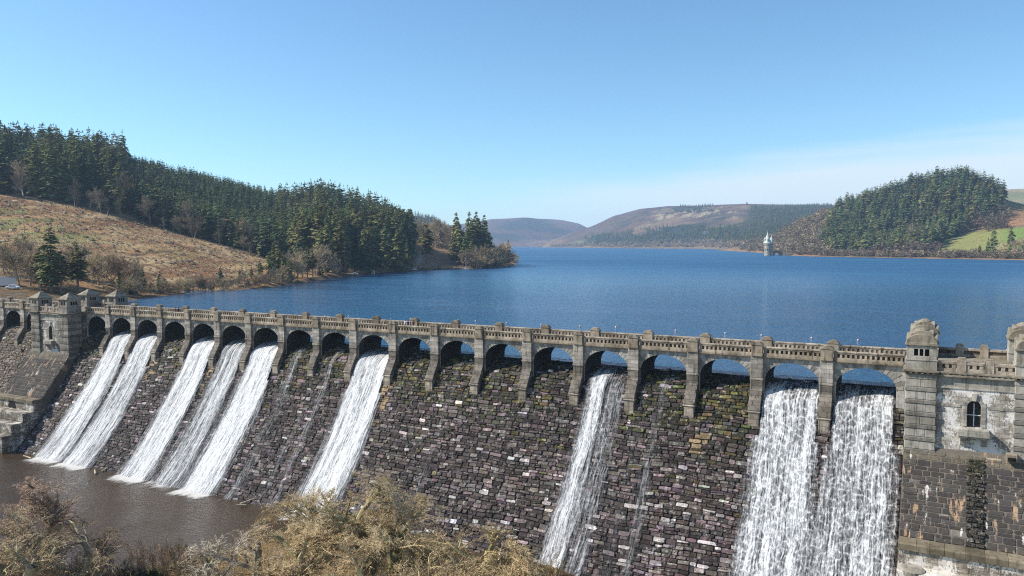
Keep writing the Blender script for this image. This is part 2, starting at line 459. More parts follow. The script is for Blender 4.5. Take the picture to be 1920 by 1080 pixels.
def stone_palette(n, rng, tone=1.):
    base = np.array([(.038, .0295, .027), (.060, .046, .042), (.090, .071, .060), (.145, .117, .108), (.22, .183, .172), (.54, .49, .46)])
    p = np.array([.17, .23, .22, .21, .14, .03])
    i = rng.choice(6, n, p=p)
    c = base[i] * rng.uniform(.75, 1.3, (n, 1)) * (1 + rng.normal(0, .06, (n, 3))) * tone
    return c

def masonry(name, u0, u1, seed, tone, dry, light=0):
    rng = np.random.default_rng(seed)
    vmax = np.interp(-27.2, -PZ, PS) if False else PS[np.argmin(abs(PZ + 27.2))]
    B, H = lay_blocks(SPILL, u0, u1, .6, vmax, (.33, .76), (.5, 2.0), (.04, .22), .03, .1, rng, split=.16)
    c = stone_palette(len(B), rng, tone)
    uc = (B[:, 0] + B[:, 1]) / 2; vc = (B[:, 2] + B[:, 3]) / 2
    c = c * (.55 + .9 * fbm(uc * .16, vc * .035, 4, 15))[:, None]
    # paler, larger stones towards the foot near the towered end
    pale = rng.random(len(B)) < .10 * sstep(16, 30, vc) * sstep(-70, -20, uc)
    c[pale] = np.array((.52, .48, .45)) * rng.uniform(.8, 1.2, (pale.sum(), 1))
    # moss in the bays that stay dry, an ochre band of stones below one pier
    bay = np.floor(-(uc - .1) / PITCH + 1).astype(int)
    bay = np.floor(-(uc - 8.) / PITCH).astype(int) + 1
    dryb = np.array([0. if b in FLOW else 1. for b in bay])
    moss = (rng.random(len(B)) < dryb * sstep(16, 8, vc) * .42 * (fbm(uc * .25, vc * .3, 3, 9) > .42) + .03 * sstep(30, 10, vc))
    c[moss] = np.array((.135, .12, .042)) * rng.uniform(.4, 1.35, (moss.sum(), 1)) * (1 + rng.normal(0, .1, (moss.sum(), 3)))
    dk = (rng.random(len(B)) < .5 * dryb * sstep(19, 9, vc)) & ~moss
    c[dk] = np.array((.045, .045, .026)) * rng.uniform(.6, 1.3, (dk.sum(), 1))
    for (ua, va, L_, wd) in ((-73.3, 10, 9, 1.0), (-118.5, 10, 6, .8), (-136.5, 9, 7, .8), (-16.8, 13, 3, .9)):
        o = (abs(uc - ua + (vc - va) * .12) < wd) & (vc > va) & (vc < va + L_) & (rng.random(len(B)) < .8)
        c[o] = np.array((.34, .25, .14)) * rng.uniform(.65, 1.2, (o.sum(), 1))
    if light: c = lerp(c, np.array((.17, .13, .085)) * rng.uniform(.6, 1.3, (len(B), 1)), light)
    V, t, q = blocks_mesh(SPILL, B, H, .014, .10, rng, wob=.6, tilt=.65)
    # the mortar bed behind the stones
    us = np.array([u0, u1]); nv = len(PS)
    BV = np.concatenate([SPILL.at(np.full(nv, u0), PS, 0.), SPILL.at(np.full(nv, u1), PS, 0.)])
    k = np.arange(nv - 1); bq = np.stack([k, k + 1, k + 1 + nv, k + nv], -1)
    n0 = len(V)
    V = np.concatenate([V, BV]); q2 = np.concatenate([q, bq + n0])
    col = np.concatenate([np.repeat(c, 8, 0), np.repeat(c, 16, 0), np.tile((.018, .014, .012), (len(bq), 1))])
    me = mesh_np(name, V, t, q2, col)
    o = link(name, me, M['masonry'], dam); me.transform(Matrix.Translation((78, 0, 25))); WL[o.name] = WL['dam']
    return o, B, H
spill_face, SB, SH = masonry('overflow_face', XL - .4, XR + .2, 3, 1., True)
land_face, _, _ = masonry('dry_face', -215, -180.2, 8, 1.2, True, .6)
land_face['label'] = 'pale brown dry rubble face beyond the tower'
side_face, _, _ = masonry('dry_face', 24.2, 46, 9, 1.2, True, .6)
# upstream wall and core
b = MB(); b.box(-215, 46, 6.4, 7.4, -12, -.02, (.5, .48, .45)); b.build('upstream_wall', M['viaduct'], dam)

# ---- piers with their splayed buttresses
def pier_mesh(xl, xr, rng):
    b = MB(); g = lambda: tuple(rng.uniform(.86, 1.1) * np.array((1, 1, 1)))
    b.prism([(.55, 4.0), (0, 4.0), (0, .95), (.55, .95)], xl, xr, 'x', g()); b.prism([(7.2, 4.0), (.55, 4.0), (.55, .95), (7.2, .95)], xl + .003, xr - .003, 'x', (.3, .29, .27))  # body behind the front face darker, arch shade put into its colour
    b.prism([(7.25, .95), (-.09, .95), (-.09, .66), (7.25, .66)], xl - .07, xr + .07, 'x', (.8, .79, .76))
    b.prism([(7.2, .66), (-.02, .66), (-.02, -.55), (-1.72, -3.3), (-1.72, -3.42), (7.2, -3.42)], xl + .02, xr - .02, 'x', (.5, .48, .46))
    b.prism([(7.2, -3.42), (-1.84, -3.42), (-1.9, -3.5), (-1.9, -3.62), (7.2, -3.62)], xl - .03, xr + .03, 'x', (.9, .87, .8))
    b.prism([(2, -3.62), (-1.78, -3.62), (-1.78, -6.9), (2, -6.9)], xl + .16, xr - .1, 'x', (.95, .9, .82))
    return b
def die_mesh(xc, y0, y1, w, rng):
    b = MB(); c = tuple(np.array((.92, .88, .8)) * rng.uniform(.8, 1.08))
    b.box(xc - w / 2 - .06, xc + w / 2 + .06, y0 - .06, y1 + .06, 4.02, 4.5, c)
    b.box(xc - w / 2, xc + w / 2, y0, y1, 4.5, 5.55, c)
    b.prism([(xc - w / 2 - .07, 5.55), (xc + w / 2 + .07, 5.55), (xc + w / 2 + .07, 5.7), (xc + w * .28, 6.02), (xc, 6.1), (xc - w * .28, 6.02), (xc - w / 2 - .07, 5.7)], y0 - .07, y1 + .07, 'y', tuple(np.array(c) * .9))
    return b
def add_pier(xl, xr, rng):
    p = pier_mesh(xl, xr, rng).build('pier', M['viaduct'], dam, bevel=.05)
    xc = (xl + xr) / 2
    die_mesh(xc, -.12, .62, 1.52, rng).build('parapet_pedestal', M['parapet'], p, bevel=.04)
    die_mesh(xc, 6.62, 7.35, 1.5, rng).build('parapet_pedestal', M['parapet'], p, bevel=.04)
    return p

# ---- arch walls
def arch_wall(b, x0, x1, zt, zb, xc, a, zs, rise, y0, y1, cw=(1, 1, 1), cs=(.13, .125, .12), sill=None, n=28):  # default soffit colour is dark: the shade under the arches put into it
    th = np.linspace(math.pi, 0, n + 1); ax = xc + a * np.cos(th); az = zs + rise * np.sin(th)
    xs = [x0] + list(ax) + [x1]
    z_low = zb if sill is None else sill
    for y, fl in ((y0, False), (y1, True)):
        V = [(x, y, zt) for x in ax] + [(ax[i], y, az[i]) for i in range(n + 1)]
        F = [(i, n + 1 + i, n + 2 + i, i + 1) for i in range(n)]
        if fl: F = [f[::-1] for f in F]
        b.add(V, F, cw)
        for xa, xb in ((x0, xc - a), (xc + a, x1)):
            f = (0, 3, 2, 1) if not fl else (0, 1, 2, 3)
            b.add([(xa, y, zt), (xb, y, zt), (xb, y, zb), (xa, y, zb)], [f], cw)
        if sill is not None:
            f = (0, 3, 2, 1) if not fl else (0, 1, 2, 3)
            b.add([(xc - a, y, sill), (xc + a, y, sill), (xc + a, y, zb), (xc - a, y, zb)], [f], cw)
    # soffit and jambs
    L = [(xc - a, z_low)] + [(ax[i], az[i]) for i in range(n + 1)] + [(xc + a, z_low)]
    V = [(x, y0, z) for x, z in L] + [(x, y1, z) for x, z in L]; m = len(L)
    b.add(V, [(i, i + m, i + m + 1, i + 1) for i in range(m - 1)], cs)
    b.add([(x0, y0, zt), (x1, y0, zt), (x1, y1, zt), (x0, y1, zt)], [(0, 1, 2, 3)], cw)
    if sill is not None: b.add([(xc - a, y0, sill), (xc + a, y0, sill), (xc + a, y1, sill), (xc - a, y1, sill)], [(0, 1, 2, 3)], cs)
def voussoirs(b, xc, a, zs, rise, y, rng, n=19, zmax=3.9, lens=(.8, 1.25), proud=.05):
    e = np.linspace(math.pi, 0, n + 1)
    for i in range(n):
        t0, t1 = e[i] - .012, e[i + 1] + .012
        Ls = lens[i % 2] * rng.uniform(.9, 1.1) * (1.15 if i == n // 2 else 1)
        pts = []
        for t, k in ((t0, 0), (t0, Ls), (t1, Ls), (t1, 0)):
            nx, nz = math.cos(t) / a, math.sin(t) / rise; l = math.hypot(nx, nz)
            pts.append((xc + a * math.cos(t) + nx / l * k, min(zs + rise * math.sin(t) + nz / l * k, zmax)))
        b.prism(pts, y - proud * rng.uniform(.7, 1.3), y + .1, 'y', tuple(np.array((1, .98, .95)) * rng.uniform(.55, 1.15)))
def add_arch(x0, x1, rng, xc=None, a=None):
    b = MB(); xc = (x0 + x1) / 2 if xc is None else xc; a = min(3.56, (x1 - x0) / 2 - .12) if a is None else a
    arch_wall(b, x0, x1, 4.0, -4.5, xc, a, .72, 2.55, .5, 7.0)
    voussoirs(b, xc, a, .72, 2.55, .5, rng)
    for s in (-1, 1):
        xa = xc + s * a
        b.box(min(xa, xa - s * .02), max(xa, xa + s * .05), .42, .5, .66, .95, (.8, .78, .75))
    return b.build('arch', M['arch'], dam)
def add_parapet(x0, x1, rng, front=True):
    b = MB(); g = lambda k=.08: tuple(np.array((1, .97, .9)) * rng.uniform(1 - k, 1 + k))
    f = 1 if front else -1; yo = .18 if front else 7.3          # outer face
    def bx(xa, xb, d0, d1, z0, z1, c): b.box(xa, xb, min(yo + f * d0, yo + f * d1), max(yo + f * d0, yo + f * d1), z0, z1, c, .008)
    bx(x0, x1, -.12, .5, 3.9, 4.12, (.72, .68, .6))
    bx(x0, x1, -.02, .46, 4.12, 4.5, g())
    bx(x0, x1, .3, .42, 4.5, 5.0, (.42, .4, .36))
    k = max(2, int(round((x1 - x0) / .62))); w = (x1 - x0) / k
    for i in range(k):
        xa = x0 + i * w
        bx(xa + .16, xa + w - .16, .02, .3, 4.5, 5.0, g(.16))
        bx(xa + .16, xa + w - .16, .42, .5, 4.5, 5.0, g(.12))
    m = max(2, int(round((x1 - x0) / 1.5))); w = (x1 - x0) / m
    for i in range(m):
        bx(x0 + i * w + .006, x0 + (i + 1) * w - .006, -.02, .5, 5.0, 5.2, g())
        bx(x0 + i * w + .006, x0 + (i + 1) * w - .006, -.1, .58, 5.2, 5.38, g(.12))
    return b.build('parapet', M['parapet'], dam, bevel=.025)

rg = np.random.default_rng(21)
for k in range(1, 19):
    xr = pier_r(k); add_pier(xr - 1.7, xr, rg)
for k in range(1, 19):                     # bay k lies to the right of pier k
    x0 = pier_r(k); x1 = pier_r(k - 1) - 1.7
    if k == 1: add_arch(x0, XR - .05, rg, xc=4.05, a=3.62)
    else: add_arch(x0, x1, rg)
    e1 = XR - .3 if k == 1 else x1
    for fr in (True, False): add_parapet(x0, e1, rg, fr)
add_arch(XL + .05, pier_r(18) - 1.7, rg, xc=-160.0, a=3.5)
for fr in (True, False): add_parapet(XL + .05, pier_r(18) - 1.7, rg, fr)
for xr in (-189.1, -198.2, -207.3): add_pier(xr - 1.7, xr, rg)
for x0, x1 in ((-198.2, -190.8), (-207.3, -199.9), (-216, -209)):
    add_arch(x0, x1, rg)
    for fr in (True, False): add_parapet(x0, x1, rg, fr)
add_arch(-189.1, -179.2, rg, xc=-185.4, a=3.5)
for fr in (True, False): add_parapet(-189.1, -179.2, rg, fr)
for xr in (33.4, 42.5): add_pier(xr - 1.7, xr, rg)
for x0, x1 in ((23.8, 31.7), (33.4, 40.8)):
    add_arch(x0, x1, rg)
    for fr in (True, False): add_parapet(x0, x1, rg, fr)
b = MB(); b.box(-216, 44, .6, 6.9, 3.7, 4.06, (1, 1, 1)); b.build('roadway', M['deck'], dam)

# ---- abutments below the towers
def abutment(x0, x1, step_side, seed, name='abutment', tone=1., tmat='stained'):
    rng = np.random.default_rng(seed)
    steps = [(-10.6, -14.6), (-12.7, -14.6), (-12.7, -15.5), (-12.45, -15.5), (-12.45, -17.2), (-14.9, -17.2), (-14.9, -19.15), (-17.4, -19.15), (-17.4, -21.4), (-19.4, -21.4), (-19.4, -28)]
    core = [(6, -28), (6, -5.2), (-3.6, -5.2), (-3.9, -5.7), (-10.55, -14.55)]
    b = MB(); b.prism(core + [(-10.6, -28)], x0, x1, 'x', (.14 * tone, .122 * tone, .10 * tone))
    o = b.build(name, M['ashlar'], dam)
    # dressed stones lying on the slope
    y = np.linspace(-3.95, -10.6, 40); z = np.linspace(-5.75, -14.6, 40); fc = Face(y, z)
    B, H = lay_blocks(fc, x0 + .02, x1 - .02, .0, fc.s[-1], (.45, .95), (.8, 2.1), (.03, .06), .02, .02, rng, split=.15)
    V, t, q = blocks_mesh(fc, B, H, .014, .02, rng, 0, .05)
    uc = (B[:, 0] + B[:, 1]) / 2; vc = (B[:, 2] + B[:, 3]) / 2
    c = tone * np.array((.062, .055, .050)) * rng.uniform(.7, 1.25, (len(B), 1)) * (1 + rng.normal(0, .03, (len(B), 3)))
    up = vc < 1.6; c[up] = np.array((.12, .105, .08)) * rng.uniform(.7, 1.2, (up.sum(), 1))
    pale = rng.random(len(B)) < .03; c[pale] *= 3
    me = mesh_np('ashlar_slope', V, t, q, np.concatenate([np.repeat(c, 8, 0), np.repeat(c, 16, 0)])); so = link('ashlar_slope', me, M['ashlar'], o)
    me.transform(Matrix.Translation((78, 0, 25))); WL[so.name] = WL['dam']
    # moulded ledge and the terraced wall below it
    b = MB(); w = 1.9; x = x0
    while x < x1 - .1:
        xe = min(x + w * rng.uniform(.7, 1.2), x1); g = tuple(np.array((.9, .84, .72)) * rng.uniform(.6, 1.1))
        b.prism([(-10.3, -14.62), (-12.5, -14.62), (-12.72, -14.75), (-12.72, -15.45), (-10.3, -15.45)], x + .01, xe - .01, 'x', g); x = xe
    b.build('ledge', M['roof'], o, bevel=.03)
    b = MB(); prof = steps[3:]
    tops = [(-12.45, -15.45, -17.2), (-14.9, -17.2, -19.15), (-17.4, -19.15, -21.4), (-19.4, -21.4, -28)]
    for i, (yf, zt, zb) in enumerate(tops):
        zz = zt
        while zz > zb + .1:
            ze = max(zz - .62, zb); x = x0
            while x < x1 - .05:
                xe = min(x + rng.uniform(.9, 1.9), x1)
                b.box(x + .008, xe - .008, yf, -10.0, ze + .008, zz, tuple(np.array((1, .97, .92)) * rng.uniform(.7, 1.1)), .012); x = xe
            zz = ze
    b.build('terrace_wall', M[tmat], o)
    return o, rng
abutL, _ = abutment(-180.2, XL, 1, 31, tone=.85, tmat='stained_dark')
abutR, rr = abutment(XR, 24.2, -1, 32)
# rough rubble chute of dark stones under the outlet window of the near tower
y = np.linspace(-4.05, -10.6, 40); z = np.linspace(-5.85, -14.6, 40); fc = Face(y, z)
B, H = lay_blocks(fc, 15.6, 17.5, .3, fc.s[-1], (.3, .6), (.35, .9), (.10, .28), .02, .1, rr)
V, t, q = blocks_mesh(fc, B, H, .02, .25, rr, 0, .8)
c = np.array((.07, .064, .05)) * rr.uniform(.6, 1.5, (len(B), 1)); c[(B[:, 2] < 2.2)] = (.07, .066, .036)
me = mesh_np('rubble_chute', V, t, q, np.concatenate([np.repeat(c, 8, 0), np.repeat(c, 16, 0)])); so = link('rubble_chute', me, M['masonry'], abutR); me.transform(Matrix.Translation((78, 0, 25)))
# low round pier heads standing on the first terrace of the near abutment
b = MB(); b.lathe(10.3, -13.7, [(1.25, -23), (1.25, -17.6), (1.42, -17.5), (1.42, -17.1), (1.1, -16.95), (0.02, -16.9)], 20, (.9, .86, .78))
b.build('round_buttress', M['tower'], abutR, smooth=False)
# arched culvert mouth in the far terrace wall
b = MB(); b.prism([(-172.6 + 1.5 * math.cos(t), -17.1 + 1.5 * math.sin(t) * 1.1) for t in np.linspace(0, math.pi, 12)], -12.52, -12.42, 'y', (.02, .02, .02))
b.build('culvert', M['dark'], abutL)

# ------------------------------------------------------------------ valve towers
def turret(b_roof, b_wall, win, xc, yc, w, style, rng, mirror=1):
    h = w / 2; c = lambda k=.1: tuple(np.array((1, .97, .92)) * rng.uniform(1 - k, 1 + k))
    b_wall.box(xc - h - .06, xc + h + .06, yc - h - .06, yc + h + .06, 4.22, 5.35, c()); b_wall.box(xc - h - .12, xc + h + .12, yc - h - .12, yc + h + .12, 5.35, 5.55, c())
    # four walls with a band of three slits each
    for sx, sy in ((0, -1), (0, 1), (-1, 0), (1, 0)):
        for (a0, a1, z0, z1) in ((-h, h, 5.55, 5.92), (-h, h, 6.78, 7.2), (-h, -.82, 5.92, 6.78), (.82, h, 5.92, 6.78), (-.36, -.2, 5.92, 6.78), (.2, .36, 5.92, 6.78)):
            if sx == 0: b_wall.box(xc + a0, xc + a1, yc + sy * h - (.22 if sy > 0 else 0), yc + sy * h + (.22 if sy < 0 else 0), z0, z1, c(.05))
            else: b_wall.box(xc + sx * h - (.22 if sx > 0 else 0), xc + sx * h + (.22 if sx < 0 else 0), yc + max(a0, -h + .22), yc + min(a1, h - .22), z0, z1, c(.05))
    win.box(xc - h + .35, xc + h - .35, yc - h + .35, yc + h - .35, 5.6, 7.15, (.02, .02, .022))
    if style == 'hip':
        b_roof.box(xc - h - .28, xc + h + .28, yc - h - .28, yc + h + .28, 7.2, 7.42, c())
        zz, e = 7.42, h + .2
        for i in range(4):
            e2 = e - .38; z2 = zz + .29
            V = [(xc + sx * e, yc + sy * e, zz) for sx, sy in ((-1, -1), (1, -1), (1, 1), (-1, 1))] + [(xc + sx * (e2 + .07), yc + sy * (e2 + .07), z2) for sx, sy in ((-1, -1), (1, -1), (1, 1), (-1, 1))]
            b_roof.add(V, [(0, 1, 5, 4), (1, 2, 6, 5), (2, 3, 7, 6), (3, 0, 4, 7), (4, 5, 6, 7), (3, 2, 1, 0)], c(.14)); zz, e = z2, e2
        b_roof.box(xc - .4, xc + .4, yc - .4, yc + .4, zz - .05, zz + .16, c())
    else:
        b_roof.box(xc - h - .2, xc + h + .2, yc - h - .2, yc + h + .2, 7.2, 7.42, c())
        def seg(hw, z0, rise, n=10): return [(hw * math.cos(t), z0 + rise * math.sin(t)) for t in np.linspace(0, math.pi, n)]
        b_roof.prism([(xc + x, z) for x, z in seg(h + .1, 7.42, 1.22)], yc - h - .06, yc + h + .06, 'y', c())
        b_roof.prism([(yc + x, z) for x, z in seg(h + .1, 7.425, 1.2)], xc - h - .05, xc + h + .05, 'x', c())
        b_roof.prism([(xc + x, z) for x, z in seg(h - .25, 7.95, 1.1)], yc - h + .4, yc + h - .4, 'y', c(.15))
        b_roof.prism([(yc + x, z) for x, z in seg(h - .25, 7.955, 1.08)], xc - h + .4, xc + h - .4, 'x', c(.15))
        b_roof.lathe(xc, yc, [(.95, 8.75), (.8, 9.1), (.42, 9.32), (.05, 9.38)], 10, c())

def tower(x0, x1, style, seed, label, wallmat='stained', stone='tower'):
    rng = np.random.default_rng(seed); g = lambda k=.12: tuple(np.array((1, .97, .92)) * rng.uniform(1 - k, 1 + k))
    t = empty('valve_tower', ((x0 + x1) / 2, 2, -5.8), label, 'tower')
    yf = -4.05; pw = 3.45; xm = (x0 + x1) / 2
    # wall: recessed front with its arched window, sides, back
    b = MB(); xa, xb = x0 + pw - .1, x1 - pw + .1; yr = yf + .42
    arch_wall(b, xa, xb, 3.95, -6.4, xm, .72, .15, .72, yr, yr + .9, (1, 1, 1), (.5, .48, .45), sill=-2.35, n=14)
    b.box(xa, xb, yr + 1.2, yr + 1.3, -6.4, 3.9, (.1, .1, .1))
    b.box(x0 + .12, x0 + .9, yf + .3, 11.3, -6.4, 3.95, g(.05)); b.box(x1 - .9, x1 - .12, yf + .3, 11.3, -6.4, 3.95, (.4, .39, .38)); b.box(x0 + .12, x1 - .12, 10.4, 11.4, -8, 3.95, g(.05))  # right side wall darkened: its shade is put into the colour
    wall = b.build('recessed_wall', M[wallmat], t)
    b = MB(); voussoirs(b, xm, .72, .15, .72, yr, rng, 7, 2, (.55, .4), .07)
    b.prism([(xm - .34, 1.75), (xm + .34, 1.75), (xm + .18, .84), (xm - .18, .84)], yr - .22, yr + .05, 'y', g())
    b.box(xa, xb, yr - .1, yr, 2.15, 2.35, g()); b.box(xa, xb, yr - .05, yr + .02, 2.35, 3.6, g()); b.box(xa, xm - 1.4, yr - .07, yr, -.05, .3, g()); b.box(xm + 1.4, xb, yr - .07, yr, -.05, .3, g())
    for s in (-1, 1):
        z = -2.3
        while z < .1: b.box(xm + s * .72 - (.5 if s < 0 else 0), xm + s * .72 + (.5 if s > 0 else 0), yr - .06 - .03 * rng.random(), yr, z + .01, z + .4, g(.2)); z += .41
    b.build('window_surround', M['tower'], wall, bevel=.02)
    wf = MB(); wf.box(xm - .72, xm + .72, yr + .55, yr + .6, -2.35, .9, (1, 1, 1)); w = wf.build('window', M['glass'], t)
    wf = MB(); wf.box(xm - .05, xm + .05, yr + .47, yr + .55, -2.3, .5, (.75, .75, .75)); wf.box(xm - .7, xm + .7, yr + .485, yr + .54, -1.0, -.9, (.75, .75, .75)); wf.build('window_frame', M['plain'], w)
    b = MB(); b.box(xm - 1.6, xm + 1.6, yr - .95, yr, -2.75, -2.5, g()); b.box(xm - 1.65, xm + 1.65, yr - 1., yr - .75, -3.35, -2.75, g()); b.box(xm - 1.65, xm - 1.4, yr - .75, yr, -3.35, -2.75, g()); b.box(xm + 1.4, xm + 1.65, yr - .75, yr, -3.35, -2.75, g()); b.box(xm - 1.6, xm + 1.6, yr - .9, yr, -3.55, -3.35, g())
    bal = b.build('balcony', M['tower'], t, bevel=.03)
    for s in (-1, 1):
        b = MB(); b.prism([(yr, -3.55), (yr - .8, -3.55), (yr - .7, -3.85), (yr - .35, -4.0), (yr - .25, -4.5), (yr, -4.6)], xm + s * 1.1 - .28, xm + s * 1.1 + .28, 'x', g()); b.build('bracket', M['tower'], bal, bevel=.02)
    # banded corner pilasters
    for px0, px1 in ((x0, x0 + pw), (x1 - pw, x1)):
        for y0, y1 in ((yf, yf + 3.4), (8.0, 11.5)):
            b = MB(); z = 3.1; i = 0; b.box(px0 + .1, px1 - .1, y0 + .1, y1 - .1, -6.4, 3.95, (.6, .58, .55)); b.box(px0, px1, y0, y1, 3.1, 3.6, g())
            while z > -5.9:
                h = 1.02 if i % 2 == 0 else .52; z0 = max(z - h, -6.0); e = .05 if i % 2 == 0 else -.03
                if i % 2 == 0:
                    k = rng.integers(1, 3)
                    for j in range(k + 1):
                        w = (px1 - px0 - 2 * e) / (k + 1); b.box(px0 + e + j * w + .004, px0 + e + (j + 1) * w - .004, y0 + e, y1 - e, z0 + .03, z - .03, g(.14), .01)
                else: b.box(px0 + e, px1 - e, y0 + e, y1 - e, z0 + .02, z - .02, tuple(np.array(g(.15)) * .6), .01)
                z = z0; i += 1
            b.box(px0 - .08, px1 + .08, y0 - .1, y1 + .1, -6.6, -5.95, g())
            b.build('pilaster', M[stone], t, bevel=.05)
    # entablature with dentils
    b = MB(); b.box(x0 - .02, x1 + .02, yf - .02, 11.4, 3.6, 3.82, g())
    for px0, px1, y in ((x0 - .3, x0 + pw + .25, yf - .38), (x0 + pw + .25, x1 - pw - .25, yf + .0), (x1 - pw - .25, x1 + .3, yf - .38)):
        b.box(px0, px1, y, y + 3, 3.98, 4.22, g()); x = px0 + .15
        while x < px1 - .3: b.box(x, x + .28, y + .06, y + .6, 3.8, 3.98, g()); x += .62
    b.box(x0 - .3, x1 + .3, yf + 2.5, 11.7, 3.98, 4.22, g())
    y = yf + .2
    while y < 11: b.box(x0 - .26, x0 + .1, y, y + .28, 3.8, 3.98, g()); b.box(x1 - .1, x1 + .26, y, y + .28, 3.8, 3.98, g()); y += .62
    b.build('cornice', M['roof'], t, bevel=.025)
    # parapet between the turrets
    xa, xb = x0 + pw, x1 - pw
    for y, f in ((yf + .35, 1), (11.2, -1)):
        b = MB()
        def bx(p, q, d0, d1, z0, z1, c): b.box(p, q, min(y + f * d0, y + f * d1), max(y + f * d0, y + f * d1), z0, z1, c, .006)
        bx(xa, xb, 0, .5, 4.22, 4.62, g()); bx(xa, xb, .2, .34, 4.62, 5.1, (.4, .38, .34)); bx(xa, xb, -.05, .52, 5.1, 5.42, g())
        x = xa + .1
        while x < xb - .4: bx(x, x + .42, .0, .2, 4.62, 5.1, g(.15)); x += .72
        for q in (.32, .68):
            xq = lerp(xa, xb, q); bx(xq - .5, xq + .5, -.09, .58, 4.24, 5.75, g()); bx(xq - .4, xq + .4, -.02, .5, 5.75, 6.0, g())
        b.build('parapet', M['parapet'], t, bevel=.025)
    for xc in (x0 + pw / 2, x1 - pw / 2):
        for yc in (yf + 1.7, 9.7):
            w_, r_, o_ = MB(), MB(), MB(); turret(r_, w_, o_, xc, yc, 3.3, style, rng)
            tw = w_.build('turret', M[stone], t, bevel=.03); r_.build('roof', M['roof'], tw, bevel=.04); o_.build('window', M['dark'], tw)
    return t
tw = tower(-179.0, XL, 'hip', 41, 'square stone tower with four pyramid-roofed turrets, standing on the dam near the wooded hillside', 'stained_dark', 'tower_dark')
tw = tower(XR, 23.7, 'dome', 42, 'lime-streaked stone tower with rounded gabled turrets at the near end of the dam')
b = MB(); b.box(19.6, 20.7, -5.0, -3.7, -5.75, -4.9, (.9, .8, .68)); b.box(19.75, 20.55, -5.06, -4.98, -5.65, -5.2, (.06, .05, .04))
sb = b.build('stone_outlet', M['tower'], tw, bevel=.03)

# ------------------------------------------------------------------ the falls
def waterfall(bay, spec, label, lacy=0., vend=None):
    xa = pier_r(bay) + .05; xb = (pier_r(bay - 1) - 1.75) if bay > 1 else 7.55
    if bay == 19: xa, xb = -163.4, -156.6
    nu, du = int((xb - xa + 3.8) / .14), .14
    vs = np.arange(.15, PS[np.argmin(abs(PZ + 26.2))], .16)
    us = xa - 1.9 + np.arange(nu) * du
    U, Vv = np.meshgrid(us, vs)
    fl = np.zeros_like(U); w = (xb - xa)
    rng = np.random.default_rng(100 + bay)
    for (a, b_, s) in spec:
        spread = .3 + .042 * np.maximum(Vv - 11, 0)
        c0 = xa + a * w; c1 = xa + b_ * w
        drift = (fbm(Vv * .08, U * 0 + bay * 3.1 + a * 9, 3, 4) - .5) * 1.0 * sstep(4, 20, Vv)
        soft = .55 + .03 * Vv
        soft = np.minimum(soft, .35 + .45 * (c1 - c0))
        m = sstep(c0 - spread - soft, c0 + soft * .9, U + drift) * sstep(c1 + spread + soft, c1 - soft * .9, U + drift)
        fl = np.maximum(fl, m * s)
    # a pier stands between the bays down to v ~ 13 m
    fl *= np.where(Vv < 12.5, sstep(xa - .02, xa + .2, U) * sstep(xb + .02, xb - .2, U), 1)
    # strands
    st = fbm(U * 1.1 + (fbm(Vv * .15, U * .3, 3, 8) - .5) * 1.2, Vv * .05 + bay, 4, bay)
    fl = fl * (1 + (st - .5) * .7) * lerp(.45, 1., sstep(1.5, 7.5, Vv))
    if bay == 1: fl = fl * sstep(8.75, 8.3, U)
    top = .40 * sstep(0, 6, Vv) + .06
    h = top + (fbm(U * 1.6, Vv * .9 + bay, 4, 31) - .5) * .3 * sstep(3, 9, Vv) + (fbm(U * .9, Vv * .14, 3, 32) - .5) * .2 * sstep(2, 8, Vv)
    P = SPILL.at(U, Vv, h).reshape(-1, 3)
    nv = len(vs); i = np.arange(nv - 1)[:, None] * nu + np.arange(nu - 1)[None]
    keep = np.maximum.reduce([fl[:-1, :-1], fl[1:, 1:], fl[:-1, 1:], fl[1:, :-1]]).ravel() > .015
    q = np.stack([i, i + nu, i + nu + 1, i + 1], -1).reshape(-1, 4)[keep]
    used = np.unique(q); rm = np.full(len(P), -1); rm[used] = np.arange(len(used))
    org = np.array([(xa + xb) / 2, 0, -2.])
    me = mesh_np('waterfall', P[used] - org, None, rm[q], None, smooth=True, uv=np.stack([U.ravel() + bay * 13.7, Vv.ravel()], -1)[used], fattr=dict(flow=np.clip(fl.ravel(), 0, 1.2)[used], lacy=np.full(len(used), lacy)))
    o = link('waterfall', me, M['fall'], None, org)
    return tag(o, label, 'waterfall', 'water spilling over the dam')
waterfall(1, [(-.02, 1.02, .62)], 'lacy white water curtain touching the tower with rounded turrets', 1.)
waterfall(2, [(-.02, 1.02, .70)], 'lacy white water curtain, second bay from the tower with rounded turrets', 1.)
waterfall(4, [(.46, .58, .29), (.1, .18, .22)], 'pair of thin water trickles between two mossy dry arches', .3)
waterfall(5, [(.2, .5, .88), (.55, .92, .38)], 'narrow twin strand of white water standing alone amid dry rubble', .4)
waterfall(8, [(.48, .6, .2)], 'faintest damp trickle below a dry arch', .2)
waterfall(10, [(.0, 1.02, .92)], 'broad dense white water sheet falling behind the bare foreground trees', 0.)
waterfall(11, [(.42, .58, .31), (.1, .18, .22)], 'thin grey trickle beside the broad white sheet above the bare trees', .2)
waterfall(12, [(.34, .56, .31)], 'thin grey trickle beside the densest white fall of the far group', .2)
waterfall(13, [(.0, 1.02, .9)], 'dense white fall nearest the trickles in the far group', 0.)
waterfall(14, [(.15, .98, .64)], 'half-strength fall with dark gaps between two dense white falls', .1)
waterfall(15, [(.05, 1.02, .86)], 'dense white fall next to the one dry bay of the far group', 0.)
waterfall(17, [(.05, 1.02, .86)], 'white fall second from the pyramid-roofed tower', 0.)
waterfall(18, [(-.02, 1.02, .88)], 'white fall closest to the pyramid-roofed tower', 0.)

